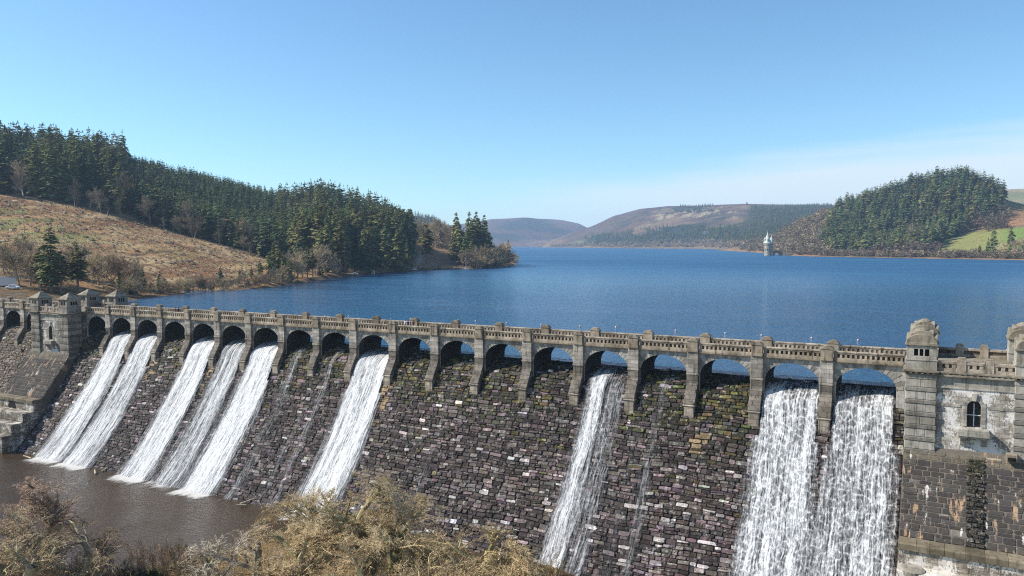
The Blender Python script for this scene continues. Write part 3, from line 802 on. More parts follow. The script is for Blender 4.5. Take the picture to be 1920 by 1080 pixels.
# ------------------------------------------------------------------ water
me = mesh_np('lake', [(-3600, 6.95, 0), (2600, 6.95, 0), (2600, 7600, 0), (-3600, 7600, 0)], None, [(0, 1, 2, 3)])
tag(link('lake', me, M['lake']), kind='structure')
me = mesh_np('pool', [(-330, -85, -25), (-70, -85, -25), (-70, -14, -25), (-330, -14, -25)], None, [(0, 1, 2, 3)])
tag(link('pool_water', me, M['pool']), kind='structure')

# ------------------------------------------------------------------ land laid out as bearing / distance surveys of each hillside
class Hill:
    def __init__(s, cols, npx, nd, nz=3., nscale=.02, seed=0, smooth=2):
        px = sorted(cols); K = len(cols[px[0]])
        D = np.array([[k[0] for k in cols[p]] for p in px], float)
        Z = np.array([[(k[1][1] if isinstance(k[1], tuple) else at_dist(p, k[1], k[0])[2]) for k in cols[p]] for p in px], float)
        s.px = np.linspace(px[0], px[-1], npx); s.K = K
        Dp = np.array([np.interp(s.px, px, D[:, k]) for k in range(K)]).T
        Zp = np.array([np.interp(s.px, px, Z[:, k]) for k in range(K)]).T
        s.t = np.linspace(0, K - 1, nd)
        kk = np.arange(K)
        s.D = np.array([np.interp(s.t, kk, r) for r in Dp]); s.Z = np.array([np.interp(s.t, kk, r) for r in Zp])
        def sm(A, n):
            for _ in range(n):
                A[1:-1] = (A[:-2] + 2 * A[1:-1] + A[2:]) / 4; A[:, 1:-1] = (A[:, :-2] + 2 * A[:, 1:-1] + A[:, 2:]) / 4
            return A
        s.D = sm(s.D, smooth); s.Z = sm(s.Z, smooth)
        az = np.array([azim(p) for p in s.px])[:, None]
        s.X = CAM[0] + s.D * np.sin(az); s.Y = CAM[1] + s.D * np.cos(az)
        amp = nz * sstep(.7, 2.2, s.t)[None, :]
        s.Z = s.Z + (fbm(s.X * nscale, s.Y * nscale, 5, seed) - .5) * 2 * amp
    def at(s, px, t):
        px = np.asarray(px, float); t = np.asarray(t, float)
        i = np.clip((px - s.px[0]) / (s.px[1] - s.px[0]), 0, len(s.px) - 1.001); j = np.clip(t / (s.t[1] - s.t[0]), 0, len(s.t) - 1.001)
        a, b = i.astype(int), j.astype(int); fa, fb = i - a, j - b
        def g(A): return (A[a, b] * (1 - fa) + A[a + 1, b] * fa) * (1 - fb) + (A[a, b + 1] * (1 - fa) + A[a + 1, b + 1] * fa) * fb
        return np.stack([g(s.X), g(s.Y), g(s.Z)], -1)
    def mesh(s, name, cover, mat):
        n, m = s.X.shape
        V = np.stack([s.X, s.Y, s.Z], -1).reshape(-1, 3)
        i = np.arange(n - 1)[:, None] * m + np.arange(m - 1)[None]
        q = np.stack([i, i + m, i + m + 1, i + 1], -1).reshape(-1, 4)
        PX, T = np.meshgrid(s.px, s.t, indexing='ij')
        c = cover(PX, T, s.X, s.Y).reshape(-1, 3)
        return tag(link(name, mesh_np(name, V, None, q, c, 'POINT', True), mat), kind='structure')
    def scatter(s, n, px0, px1, t0, t1, rng, ok=None):
        out = []
        A = (s.D ** 1.0)
        while len(out) < n:
            k = max(200, 4 * (n - len(out)))
            p = rng.uniform(px0, px1, k); t = rng.uniform(t0, t1, k)
            i = np.clip(((p - s.px[0]) / (s.px[1] - s.px[0])).astype(int), 0, len(s.px) - 2); j = np.clip((t / (s.t[1] - s.t[0])).astype(int), 0, len(s.t) - 2)
            a = s.D[i, j] * np.hypot(s.X[i, j + 1] - s.X[i, j], s.Y[i, j + 1] - s.Y[i, j])
            keep = rng.random(k) < a / a.max()
            if ok is not None: keep &= ok(p, t)
            out += list(zip(p[keep], t[keep]))
        return np.array(out[:n])
ZZ = lambda z: ('z', z)
hillA = Hill({
    -700: [(330, ZZ(-3)), (380, ZZ(6)), (420, 520), (520, 440), (760, 330), (1000, 232), (1700, 300)],
    -250: [(310, ZZ(-3)), (335, ZZ(5)), (370, 525), (440, 470), (640, 352), (880, 262), (1600, 330)],
    0: [(262, ZZ(-3)), (290, 555), (330, 538), (430, 465), (600, 364), (850, 290), (1500, 350)],
    100: [(265, ZZ(-3)), (295, 558), (325, 541), (420, 470), (590, 376), (850, 292), (1500, 350)],
    200: [(280, ZZ(-3)), (305, 561), (325, 546), (420, 480), (580, 398), (850, 300), (1500, 360)],
    250: [(290, ZZ(-3)), (315, 562), (330, 552), (420, 487), (575, 411), (850, 312), (1500, 370)],
    330: [(320, ZZ(-3)), (341, 552), (352, 544), (430, 492), (560, 438), (850, 334), (1500, 385)],
    420: [(335, ZZ(-3)), (356, 546), (366, 539), (440, 502), (545, 463), (850, 354), (1500, 395)],
    500: [(355, ZZ(-3)), (375, 540), (385, 534), (450, 510), (530, 489), (850, 373), (1500, 405)],
    560: [(396, ZZ(-3)), (416, 531), (426, 526), (470, 512), (540, 495), (850, 384), (1500, 415)],
    620: [(449, ZZ(-3)), (469, 522), (480, 518), (520, 509), (580, 490), (850, 394), (1500, 420)],
    700: [(508, ZZ(-3)), (528, 514), (540, 511), (580, 502), (640, 480), (850, 412), (1500, 435)],
    755: [(543, ZZ(-3)), (563, 510), (575, 508), (610, 500), (680, 470), (850, 435), (1500, 445)],
    775: [(560, ZZ(-3)), (578, 509), (590, 506), (625, 494), (700, 458), (820, 448), (1300, 452)],
    810: [(580, ZZ(-3)), (598, 507), (606, 503), (645, 493), (730, 458), (830, 450), (1300, 453)],
    850: [(595, ZZ(-3)), (612, 506), (622, 502), (660, 494), (740, 470), (830, 462), (1300, 458)],
    900: [(600, ZZ(-3)), (618, 505), (630, 502), (680, 494), (750, 484), (830, 482), (1200, ZZ(-4))],
    940: [(645, ZZ(-3)), (660, 501), (672, 499), (710, 494), (760, 488), (800, 488), (1000, ZZ(-4))],
    968: [(735, ZZ(-3)), (752, 496), (758, 495), (768, 494), (778, 494), (785, 495), (830, ZZ(-4))],
    980: [(760, ZZ(-4)), (765, ZZ(-4)), (770, ZZ(-4)), (780, ZZ(-4)), (790, ZZ(-4)), (800, ZZ(-4)), (840, ZZ(-4))],
}, 420, 170, 3.2, .022, 3)

def coverA(px, t, X, Y):
    n1 = fbm(X * .035, Y * .035, 5, 21)[..., None]; n2 = fbm(X * .11, Y * .05, 4, 22)[..., None]; n3 = fbm(X * .3, Y * .12, 3, 23)[..., None]
    tan = np.array((.40, .25, .12)); rust = np.array((.25, .13, .06)); straw = np.array((.50, .375, .21)); green = np.array((.17, .20, .055)); dark = np.array((.07, .05, .035))
    c = lerp(tan, rust, sstep(.48, .62, n1)); c = lerp(c, straw, sstep(.52, .66, n2) * .8); c = lerp(c, green, sstep(.62, .74, fbm(X * .02, Y * .03, 4, 29)[..., None]) * .3)
    c = lerp(c, dark, sstep(.60, .68, n3) * .75)
    g = np.exp(-(((px - 40) / 110) ** 2 + ((t - 3.42) / .22) ** 2))[..., None]; c = lerp(c, np.array((.16, .22, .05)), np.clip(g * 1.6 * sstep(.45, .6, n2), 0, .6))
    shore = (sstep(2.2, 1.7, t) * .8)[..., None]; c = lerp(c, np.array((.115, .085, .05)), shore)
    sand = (sstep(1.02, .98, t))[..., None]; c = lerp(c, np.array((.2, .15, .1)), sand)
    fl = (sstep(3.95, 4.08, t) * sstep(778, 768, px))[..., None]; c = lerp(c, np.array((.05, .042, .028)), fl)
    trk = (np.exp(-((t - (2.25 + .25 * np.sin(px * .013))) / .035) ** 2) * sstep(330, 420, px) * sstep(540, 500, px))[..., None]; c = lerp(c, np.array((.44, .36, .25)), trk * .8)
    bank = (sstep(765, 785, px) * sstep(2.05, 2.2, t))[..., None]; c = lerp(c, lerp(np.array((.30, .17, .09)), np.array((.36, .25, .14)), n2), bank)
    lawn = (sstep(790, 800, px) * sstep(860, 840, px) * sstep(1.5, 1.7, t) * sstep(2.3, 2.15, t))[..., None]; c = lerp(c, np.array((.24, .26, .07)), lawn * .8)
    grav = (np.exp(-(((px - 785) / 7) ** 2 + ((t - 3.0 - (px - 785) * .03) / .35) ** 2)))[..., None]; c = lerp(c, np.array((.5, .42, .33)), grav * .8)
    return c
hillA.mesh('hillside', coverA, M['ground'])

hillB = Hill({  # wooded ridge beyond the promontory
    560: [(1500, ZZ(-6)), (1600, ZZ(2)), (1900, 440), (2400, 395), (3600, 420)],
    700: [(1500, ZZ(-6)), (1600, ZZ(2)), (1900, 440), (2400, 398), (3600, 420)],
    780: [(1500, ZZ(-6)), (1600, ZZ(2)), (1900, 445), (2300, 403), (3600, 430)],
    815: [(1550, ZZ(-6)), (1650, ZZ(2)), (1950, 445), (2300, 412), (3600, 440)],
    835: [(1600, ZZ(-6)), (1700, ZZ(2)), (2000, 450), (2300, 424), (3600, 447)],
    860: [(1700, ZZ(-6)), (1800, ZZ(2)), (2100, 455), (2300, 438), (3600, 452)],
    900: [(1900, ZZ(-6)), (2000, ZZ(1)), (2150, 459), (2300, 450), (3600, 455)],
    930: [(2000, ZZ(-6)), (2100, ZZ(-4)), (2200, ZZ(-4)), (2300, ZZ(-4)), (3600, ZZ(-4))]}, 120, 60, 5, .006, 5)
hillB.mesh('wooded_ridge', lambda px, t, X, Y: lerp(np.array((.035, .052, .026)), np.array((.075, .07, .04)), sstep(.42, .62, fbm(X * .012, Y * .012, 4, 3))[..., None]), M['far'])

hillC = Hill({  # bare mountain at the head of the lake
    820: [(4900, ZZ(-6)), (5000, ZZ(3)), (5600, 440), (6300, 425), (7300, 440)],
    880: [(4850, ZZ(-6)), (4950, ZZ(3)), (5550, 440), (6300, 416), (7300, 440)],
    920: [(4850, ZZ(-6)), (4950, ZZ(3)), (5500, 436), (6300, 408), (7300, 435)],
    985: [(4800, ZZ(-6)), (4900, ZZ(3)), (5500, 437), (6300, 406), (7300, 435)],
    1010: [(4800, ZZ(-6)), (4900, ZZ(3)), (5500, 440), (6300, 409.5), (7300, 436)],
    1050: [(4800, ZZ(-6)), (4900, ZZ(3)), (5500, 443), (6300, 412), (7300, 438)],
    1085: [(4800, ZZ(-6)), (4900, ZZ(3)), (5500, 447), (6300, 418), (7300, 442)],
    1110: [(4800, ZZ(-6)), (4900, ZZ(3)), (5500, 450), (6300, 430), (7300, 448)],
    1200: [(4800, ZZ(-6)), (4900, ZZ(3)), (5500, 452), (6300, 446), (7300, 450)]}, 160, 60, 14, .0022, 6)
def coverC(px, t, X, Y):
    n = fbm(X * .004, Y * .004, 5, 31)[..., None]; m = fbm(X * .0012, Y * .0016, 4, 32)[..., None]
    c = lerp(np.array((.045, .05, .036)), np.array((.11, .075, .055)), sstep(.4, .6, n))
    c = lerp(c, np.array((.27, .18, .13)), (sstep(1.9, 1.3, t) * np.exp(-((px - 1030) / 45) ** 2))[..., None] * .9)
    c = lerp(c, np.array((.24, .165, .12)), (sstep(1010, 1050, px) * sstep(2.4, 2.9, t))[..., None] * .7)
    c = lerp(c, np.array((.13, .075, .08)), (sstep(2.7, 3., t))[..., None] * .6)
    return c
hillC.mesh('mountain', coverC, M['far'])

hillD = Hill({  # moorland hill with fields on the far shore
    1000: [(4500, ZZ(-6)), (4600, ZZ(1)), (4700, 460), (4900, 459), (5500, ZZ(2))],
    1030: [(4050, ZZ(-6)), (4150, ZZ(2)), (4400, 455), (4700, 452), (5600, 456)],
    1070: [(3800, ZZ(-6)), (3900, ZZ(2)), (4250, 450), (4650, 438), (5600, 450)],
    1110: [(3550, ZZ(-6)), (3650, ZZ(2)), (4050, 444), (4600, 424), (5600, 440)],
    1150: [(3250, ZZ(-6)), (3350, ZZ(2)), (3850, 438), (4550, 405), (5600, 425)],
    1200: [(3000, ZZ(-6)), (3100, ZZ(2)), (3650, 430), (4500, 391), (5600, 412)],
    1250: [(2850, ZZ(-6)), (2950, ZZ(2)), (3500, 426), (4450, 385.5), (5600, 408)],
    1320: [(2650, ZZ(-6)), (2750, ZZ(2)), (3350, 424), (4400, 384), (5600, 405)],
    1400: [(2150, ZZ(-6)), (2250, ZZ(2)), (2900, 430), (4300, 382), (5600, 403)],
    1450: [(1750, ZZ(-6)), (1850, ZZ(2)), (2600, 432), (4300, 382), (5600, 403)],
    1550: [(1750, ZZ(-6)), (1850, ZZ(2)), (2600, 430), (4300, 384.5), (5600, 404)],
    1700: [(1850, ZZ(-6)), (1950, ZZ(2)), (2600, 430), (4300, 389), (5600, 405)]}, 300, 110, 9, .004, 8)
def coverD(px, t, X, Y):
    n = fbm(X * .006, Y * .006, 5, 41)[..., None]; m = fbm(X * .0025, Y * .003, 4, 42)[..., None]
    c = lerp(np.array((.14, .088, .058)), np.array((.21, .145, .085)), sstep(.38, .62, n))
    c = lerp(c, np.array((.07, .052, .045)), sstep(.5, .6, m) * .7); c = lerp(c, np.array((.06, .065, .04)), sstep(.55, .62, fbm(X * .018, Y * .01, 4, 48))[..., None] * .7)
    fields = (sstep(1215, 1240, px) * sstep(1390, 1370, px) * sstep(2.25, 2.4, t) * sstep(2.9, 2.8, t))[..., None]
    c = lerp(c, np.array((.40, .32, .19)), fields * sstep(.47, .55, fbm(X * .016, Y * .006, 4, 43))[..., None] * sstep(.35, .5, fbm(X * .05, Y * .02, 3, 46))[..., None] * .8)
    gr = np.exp(-(((px - 1085) / 14) ** 2 + ((t - 1.45) / .25) ** 2))[..., None]; c = lerp(c, np.array((.2, .22, .09)), gr * .8)
    top = sstep(2.85, 2.97, t)[..., None]; c = lerp(c, np.array((.12, .07, .07)), top * .8)
    low = (sstep(1.25, 1.05, t) * sstep(1010, 1040, px))[..., None]; c = lerp(c, np.array((.20, .16, .105)), low * .7)
    wood = np.clip(sstep(1.2, 1.32, t) * sstep(2.05, 1.85, t + (fbm(X * .006, Y * .006, 3, 44) - .5) * 1.1) * sstep(1085, 1110, px) + sstep(1370, 1400, px + (t - 2) * -25) * sstep(2.9, 2.8, t) * sstep(1.2, 1.32, t), 0, 1)[..., None]
    c = lerp(c, np.array((.032, .042, .022)), wood * .92)
    return c
hillD.mesh('moorland_hill', coverD, M['far'])

hillE = Hill({  # knoll with the conifer wood and fields, near end of the opposite shore
    1330: [(2250, ZZ(-6)), (2300, ZZ(-4)), (2350, ZZ(-4)), (2400, ZZ(-4)), (2450, ZZ(-4)), (2600, ZZ(-4))],
    1380: [(1900, ZZ(-6)), (1960, ZZ(1)), (2000, 466), (2080, 464), (2150, 463), (2400, 464)],
    1430: [(1560, ZZ(-6)), (1620, ZZ(1)), (1660, 468), (1750, 460), (1850, 455), (2300, 460)],
    1470: [(1290, ZZ(-6)), (1330, ZZ(1)), (1370, 473), (1520, 455), (1700, 437), (2300, 450)],
    1500: [(1220, ZZ(-6)), (1250, ZZ(1)), (1290, 474), (1460, 450), (1670, 419), (2300, 440)],
    1540: [(1170, ZZ(-6)), (1200, ZZ(1)), (1240, 475), (1400, 448), (1650, 404), (2300, 430)],
    1600: [(1130, ZZ(-6)), (1160, ZZ(1)), (1200, 476), (1360, 446), (1620, 386), (2300, 420)],
    1700: [(1075, ZZ(-6)), (1103, ZZ(1)), (1140, 477), (1320, 446), (1560, 352), (2300, 400)],
    1760: [(1050, ZZ(-6)), (1076, ZZ(1)), (1110, 476), (1300, 440), (1540, 337), (2300, 395)],
    1810: [(1035, ZZ(-6)), (1060, ZZ(1)), (1095, 475), (1290, 434), (1530, 337), (2300, 395)],
    1860: [(1015, ZZ(-6)), (1040, ZZ(1)), (1075, 475), (1280, 430), (1540, 362), (2300, 390)],
    1890: [(1005, ZZ(-6)), (1028, ZZ(1)), (1065, 475), (1275, 424), (1560, 378), (2300, 385)],
    1930: [(990, ZZ(-6)), (1012, ZZ(1)), (1050, 475), (1260, 418), (1600, 388), (2300, 385)],
    2100: [(930, ZZ(-6)), (955, ZZ(1)), (1000, 475), (1200, 415), (1600, 380), (2300, 380)]}, 260, 110, 3, .01, 9)
def coverE(px, t, X, Y):
    n = fbm(X * .02, Y * .02, 5, 51)[..., None]; m = fbm(X * .05, Y * .03, 4, 52)[..., None]
    c = lerp(np.array((.20, .135, .08)), np.array((.15, .115, .07)), sstep(.4, .6, n))
    edge = 1755 + (2.9 - t) * -12
    field = (sstep(1750, 1760, px + (fbm(X * .02, Y * .02, 2, 5) - .5) * 14) * sstep(1.98, 2.08, t) * sstep(3.02, 2.93, t + (px - 1830) * .0012))[..., None]
    c = lerp(c, lerp(np.array((.25, .25, .085)), np.array((.17, .235, .06)), sstep(1850, 1900, px)[..., None]), field)
    up = (sstep(1800, 1840, px) * sstep(3.02, 3.12, t + (px - 1830) * .0012))[..., None]; c = lerp(c, lerp(np.array((.30, .175, .095)), np.array((.20, .19, .08)), sstep(3.55, 3.75, t)[..., None]), up)
    wd = (sstep(2.2, 2.4, t) * sstep(1750, 1735, px) * sstep(1530, 1545, px))[..., None]; c = lerp(c, np.array((.035, .04, .022)), wd)
    b = (sstep(1.9, 1.6, t))[..., None]; c = lerp(c, np.array((.27, .175, .11)), b * sstep(.4, .6, m) * .7)
    return c
hillE.mesh('knoll', coverE, M['ground'])
hillF = Hill({
    1780: [(2300, ZZ(0)), (2600, 420), (3300, 356), (4200, 380)],
    1870: [(2300, ZZ(0)), (2600, 410), (3300, 353), (4200, 380)],
    1925: [(2300, ZZ(0)), (2600, 405), (3300, 351), (4200, 380)],
    2150: [(2300, ZZ(0)), (2600, 400), (3300, 345), (4200, 380)]}, 40, 40, 8, .004, 4)
hillF.mesh('far_pasture', lambda px, t, X, Y: lerp(np.array((.20, .21, .10)), np.array((.33, .25, .16)), np.maximum(sstep(1.8, 1.95, t), .5 * sstep(.5, .6, fbm(X * .01, Y * .01, 3, 3)))[..., None]), M['far'])

# valley floor in front of the dam
gx = np.arange(-340, 140, 2.); gy = np.arange(-230, 41, 2.)
GX, GY = np.meshgrid(gx, gy, indexing='ij')
bl = np.interp(GX, [-340, -300, -140, -110, -92, -84, -79, -76, -73, -70], [-72, -68, -55, -52, -49, -45, -38, -28, -16, 0])
def floor_z(X, Y):
    b = np.interp(X, [-340, -300, -140, -110, -92, -84, -79, -76, -73, -70], [-72, -68, -55, -52, -49, -45, -38, -28, -16, 0])
    d = b - Y
    z = -24.75 + 1.2 * sstep(0, 6, d) + (fbm(X * .12, Y * .12, 4, 71) - .5) * 1.2 * sstep(1, 6, d)
    z = np.where(d < 0, np.maximum(-24.75 + d * .35, -27.5), z)
    z = z - 1.3 * sstep(-74, -40, X)
    z = z + sstep(40, 130, d) * 1.5 + sstep(-200, -330, X) * 25 * sstep(0, 30, d) + sstep(30, 120, X) * 22
    z = np.where(Y > -8, np.minimum(z, -26), z)
    up = sstep(-211, -240, X + (fbm(X * .05, Y * .05, 3, 73) - .5) * 8)
    return z * (1 - up) + up * (2.2 + (fbm(X * .06, Y * .06, 3, 74) - .5) * 3 - .22 * np.maximum(-Y - 4, 0))
GZ = floor_z(GX, GY)
n, m = GX.shape; i = np.arange(n - 1)[:, None] * m + np.arange(m - 1)[None]
cc = lerp(np.array((.27, .185, .09)), np.array((.13, .125, .05)), sstep(.45, .6, fbm(GX * .1, GY * .1, 4, 72))[..., None])
cc = lerp(cc, np.array((.075, .055, .03)), sstep(-66, -58, GX)[..., None] * .9); cc = lerp(cc, np.array((.09, .06, .035)), sstep(-24.2, -24.9, GZ)[..., None])
tag(link('river_bank', mesh_np('river_bank', np.stack([GX, GY, GZ], -1).reshape(-1, 3), None, np.stack([i, i + m, i + m + 1, i + 1], -1).reshape(-1, 4), cc.reshape(-1, 3), 'POINT', True), M['bank']), kind='structure')
# hillside closing the valley beside the near end of the dam, and the bed under it all
me = mesh_np('valley_bed', [(-4200, -500, -40), (3200, -500, -40), (3200, 7700, -40), (-4200, 7700, -40)], None, [(0, 1, 2, 3)], [(.1, .08, .05)])
tag(link('valley_bed', me, M['far']), kind='structure')

# ------------------------------------------------------------------ trees
def tubes(P0, P1, R0, R1, n=3):
    d = P1 - P0; d = d / np.maximum(np.linalg.norm(d, axis=1, keepdims=True), 1e-6)
    ref = np.where(abs(d[:, 2:3]) < .9, np.array([[0, 0, 1.]]), np.array([[1., 0, 0]]))
    a = np.cross(d, ref); a /= np.linalg.norm(a, axis=1, keepdims=True); b = np.cross(d, a)
    th = np.arange(n) * 2 * np.pi / n
    ring = a[:, None] * np.cos(th)[None, :, None] + b[:, None] * np.sin(th)[None, :, None]
    V = np.concatenate([P0[:, None] + ring * R0[:, None, None], P1[:, None] + ring * R1[:, None, None]], 1)
    k = np.arange(n); q = np.stack([k, (k + 1) % n, (k + 1) % n + n, k + n], -1)[None] + (np.arange(len(P0)) * 2 * n)[:, None, None]
    return V.reshape(-1, 3), q.reshape(-1, 4)

def conifer_data(rng, nw, nb, kind='spruce', fine=True, cb=.06, rmax=.15):
    """needle sprays of one conifer, unit height: returns V, quads, colours"""
    Vs = []; cs = []
    gaps = rng.random(nw)
    for w in range(nw):
        t = (w + rng.uniform(-.4, .4)) / nw; z = cb + (1 - cb) * t
        if z >= .985: continue
        prof = (1 - t) ** (.85 if kind == 'spruce' else .6)
        if kind == 'fir': prof *= min(1, .45 + t * 1.6)
        R = rmax * prof * rng.uniform(.72, 1.15) + .008
        if kind == 'fir' and gaps[w] < .22: R *= .45
        for j in range(nb):
            if rng.random() < .12: continue
            a = rng.uniform(0, 2 * math.pi); L = R * rng.uniform(.6, 1.15); up = rng.uniform(-.05, .28); dr = rng.uniform(.25, .75)
            ca, sa = math.cos(a), math.sin(a); tone = rng.uniform(.7, 1.3)
            ks = 4 if fine else 1
            for s in range(ks):
                if fine: s0, s1, wd = .12 + .2 * s, .12 + .2 * s + .36, .20 * L + .006
                else: s0, s1, wd = .1, 1.0, .34 * L + .006
                wd *= rng.uniform(.7, 1.3); off = rng.uniform(-.18, .18) * L if fine else 0; tl = rng.uniform(-.5, .5)
                def p(s_, o, e=0): return (s_ * L * ca - o * sa, s_ * L * sa + o * ca, z + L * (up * s_ - dr * s_ * s_) + e)
                sm = s0 + (s1 - s0) * rng.uniform(.4, .65)
                Vs += [p(s0, off * .5), p(sm, off + wd, tl * wd - wd * .35), p(s1, off), p(sm, off - wd, -tl * wd - wd * .35)]
                cs.append(tone * rng.uniform(.8, 1.2))
            if fine:   # hanging curtain under the branch
                wd = .16 * L + .008
                Vs += [(.2 * L * ca, .2 * L * sa, z + L * .2 * up), (.6 * L * ca, .6 * L * sa, z + L * (up * .6 - dr * .36) - wd), (.95 * L * ca, .95 * L * sa, z + L * (up - dr) * .9), (.55 * L * ca, .55 * L * sa, z + L * (up * .55 - dr * .3) + .01)]
                cs.append(tone * rng.uniform(.7, 1.1))
    # leader
    for a in (0, 1.6): Vs += [(0, 0, 1.0), (.008 * math.cos(a), .008 * math.sin(a), .95), (0, 0, .9), (-.008 * math.cos(a), -.008 * math.sin(a), .95)]; cs.append(1)
    V = np.array(Vs); q = np.arange(len(V)).reshape(-1, 4)
    return V, q, np.array(cs)
def trunk_mb(rng, top, r, base=-.03, lean=.0, col=(.20, .15, .11), seg=6):
    P = [np.array([rng.normal(0, .002) * k + lean * k / seg, rng.normal(0, .002) * k, base + (top - base) * k / seg]) for k in range(seg + 1)]
    P0 = np.array(P[:-1]); P1 = np.array(P[1:]); R = r * (1 - .88 * np.linspace(0, 1, seg + 1))
    V, q = tubes(P0, P1, R[:-1], R[1:], 6)
    return V, q, np.tile(col, (len(q), 1))
GREENS = [(.130, .172, .056), (.165, .172, .058), (.110, .165, .066), (.195, .176, .060), (.122, .146, .054)]
def make_conifer(seed, kind, cb, rmax, col, nw=34, nb=8):
    rng = np.random.default_rng(seed)
    V, q, c = conifer_data(rng, nw, nb, kind, True, cb, rmax)
    crown = mesh_np('crown', V, None, q, np.array(col)[None] * c[:, None])
    V, q, c = trunk_mb(rng, .95, .014)
    trunk = mesh_np('trunk', V, None, q, c)
    crown.materials.append(M['needle']); trunk.materials.append(M['bark'])
    return crown, trunk
CON = [make_conifer(1, 'spruce', .08, .15, GREENS[0]), make_conifer(2, 'fir', .22, .14, GREENS[1]), make_conifer(3, 'spruce', .05, .17, GREENS[2]),
       make_conifer(4, 'fir', .34, .15, GREENS[3], 26, 9), make_conifer(5, 'spruce', .1, .12, GREENS[4]), make_conifer(6, 'fir', .12, .155, GREENS[1], 36, 9)]
def put_tree(kind, meshes, P, h, label, group=None, cat='conifer tree', w=1., rz=None):
    e = empty(kind, tuple(P), label, cat, group, rng_t.uniform(0, 6.28) if rz is None else rz)
    e.scale = (h * w, h * w, h)
    crown, trunk = meshes
    link('trunk', trunk, None, e); link('crown', crown, None, e)
    return e
rng_t = np.random.default_rng(77)

# --- bare broadleaved trees, grown level by level
def grow(rng, levels, P, D, L, R, seg0=0):
    """levels: list of dicts; returns tube segments per level"""
    out = []
    P = np.array(P, float); D = np.array(D, float); L = np.array(L, float); R = np.array(R, float)
    for li, lv in enumerate(levels):
        n = len(P); ns = lv['seg']; pts = [P]; d = D.copy(); rr = [R]
        for s in range(ns):
            d = d + rng.normal(0, lv['wob'], d.shape) + np.array([0, 0, lv['up']]); d /= np.linalg.norm(d, axis=1, keepdims=True)
            pts.append(pts[-1] + d * (L / ns)[:, None]); rr.append(R * (1 - (1 - lv['tip']) * (s + 1) / ns))
        pts = np.array(pts); rr = np.array(rr)
        for s in range(ns): out.append((li, pts[s], pts[s + 1], rr[s], rr[s + 1]))
        if li == len(levels) - 1: break
        nc = lv['n']; par = np.repeat(np.arange(n), nc); t = np.tile(np.linspace(lv['t0'], 1, nc), n) + rng.uniform(-.06, .06, n * nc); t = np.clip(t, .02, .999)
        f = t * ns; k = np.minimum(f.astype(int), ns - 1); g = (f - k)[:, None]
        Pn = pts[k, par] * (1 - g) + pts[k + 1, par] * g
        dd = pts[k + 1, par] - pts[k, par]; dd /= np.linalg.norm(dd, axis=1, keepdims=True)
        rv = rng.normal(0, 1, dd.shape); rv -= (rv * dd).sum(1, keepdims=True) * dd; rv /= np.linalg.norm(rv, axis=1, keepdims=True)
        ang = np.radians(rng.uniform(lv['a0'], lv['a1'], n * nc))[:, None] * np.where(t > .97, .4, 1)[:, None]
        D = dd * np.cos(ang) + rv * np.sin(ang); D[:, 2] += lv.get('lift', .0); D /= np.linalg.norm(D, axis=1, keepdims=True)
        L = L[par] * lv['len'] * rng.uniform(.65, 1.2, n * nc) * (1.1 - .45 * t); R = np.interp(t, np.linspace(0, 1, 2), [1, lv['tip']]) * R[par] * lv['rad']; P = Pn
    return out
def bare_mesh(name, rng, levels, P, D, L, R, c_wood, c_twig, lo, sides=(7, 5, 4, 3, 3, 3), rmin=0., cvar=.2):
    """splits the grown segments in two meshes: the stem and limbs (levels < lo) and the crown of twigs"""
    S = grow(rng, levels, P, D, L, R); res = []
    for which in (0, 1):
        Vs, qs, cs = [], [], []; n = 0
        for li, p0, p1, r0, r1 in S:
            if (li < lo) != (which == 0): continue
            V, q = tubes(p0, p1, np.maximum(r0, rmin), np.maximum(r1, rmin * .7), sides[min(li, len(sides) - 1)])
            k = len(q) // len(p0); f = li / (len(levels) - 1)
            c = lerp(np.array(c_wood), np.array(c_twig), np.clip((f - .2) * 1.4, 0, 1))[None] * rng.uniform(1 - cvar, 1 + cvar, (len(p0), 1)) * (1 + rng.normal(0, .05, (len(p0), 3)))
            Vs.append(V); qs.append(q + n); cs.append(np.repeat(c, k, 0)); n += len(V)
        me = mesh_np('trunk' if which == 0 else 'crown', np.concatenate(Vs), None, np.concatenate(qs), np.concatenate(cs)); me.materials.append(M['twig'] if which else M['bark']); res.append(me)
    return res[1], res[0]
def lv(seg, wob, up, tip, n=0, t0=.3, a0=30, a1=60, ln=.6, rad_=.55, lift=.1): return dict(seg=seg, wob=wob, up=up, tip=tip, n=n, t0=t0, a0=a0, a1=a1, len=ln, rad=rad_, lift=lift)
def small_bare(seed, c1, c2, slim=False, stems=1):
    rng = np.random.default_rng(seed)
    a = (20, 45) if slim else (30, 65)
    P = np.array([(rng.normal(0, .02), rng.normal(0, .02), -.03) for _ in range(stems)]); D = np.array([(rng.normal(0, .12), rng.normal(0, .12), 1) for _ in range(stems)]); 
    if stems > 1: D[:, :2] = rng.normal(0, .45, (stems, 2))
    D /= np.linalg.norm(D, axis=1, keepdims=True)
    L = np.full(stems, .72 if not slim else .9) * (1 if stems == 1 else .8); R = np.full(stems, .018 if stems == 1 else .01)
    LV = [lv(5, .06, .03, .3, 12 if stems == 1 else 6, .24, *a, .58, .5, .22), lv(3, .14, .04, .3, 9, .2, 25, 60, .56, .5, .1), lv(3, .17, .02, .3, 9, .12, 25, 60, .6, .55, .05), lv(2, .22, .0, .4)]
    return bare_mesh('bare', rng, LV, P, D, L, R, np.array(c1) * 1.9, np.array(c2) * np.array((2.3, 2.2, 2.1)), 2, (5, 4, 3, 3), .0036)
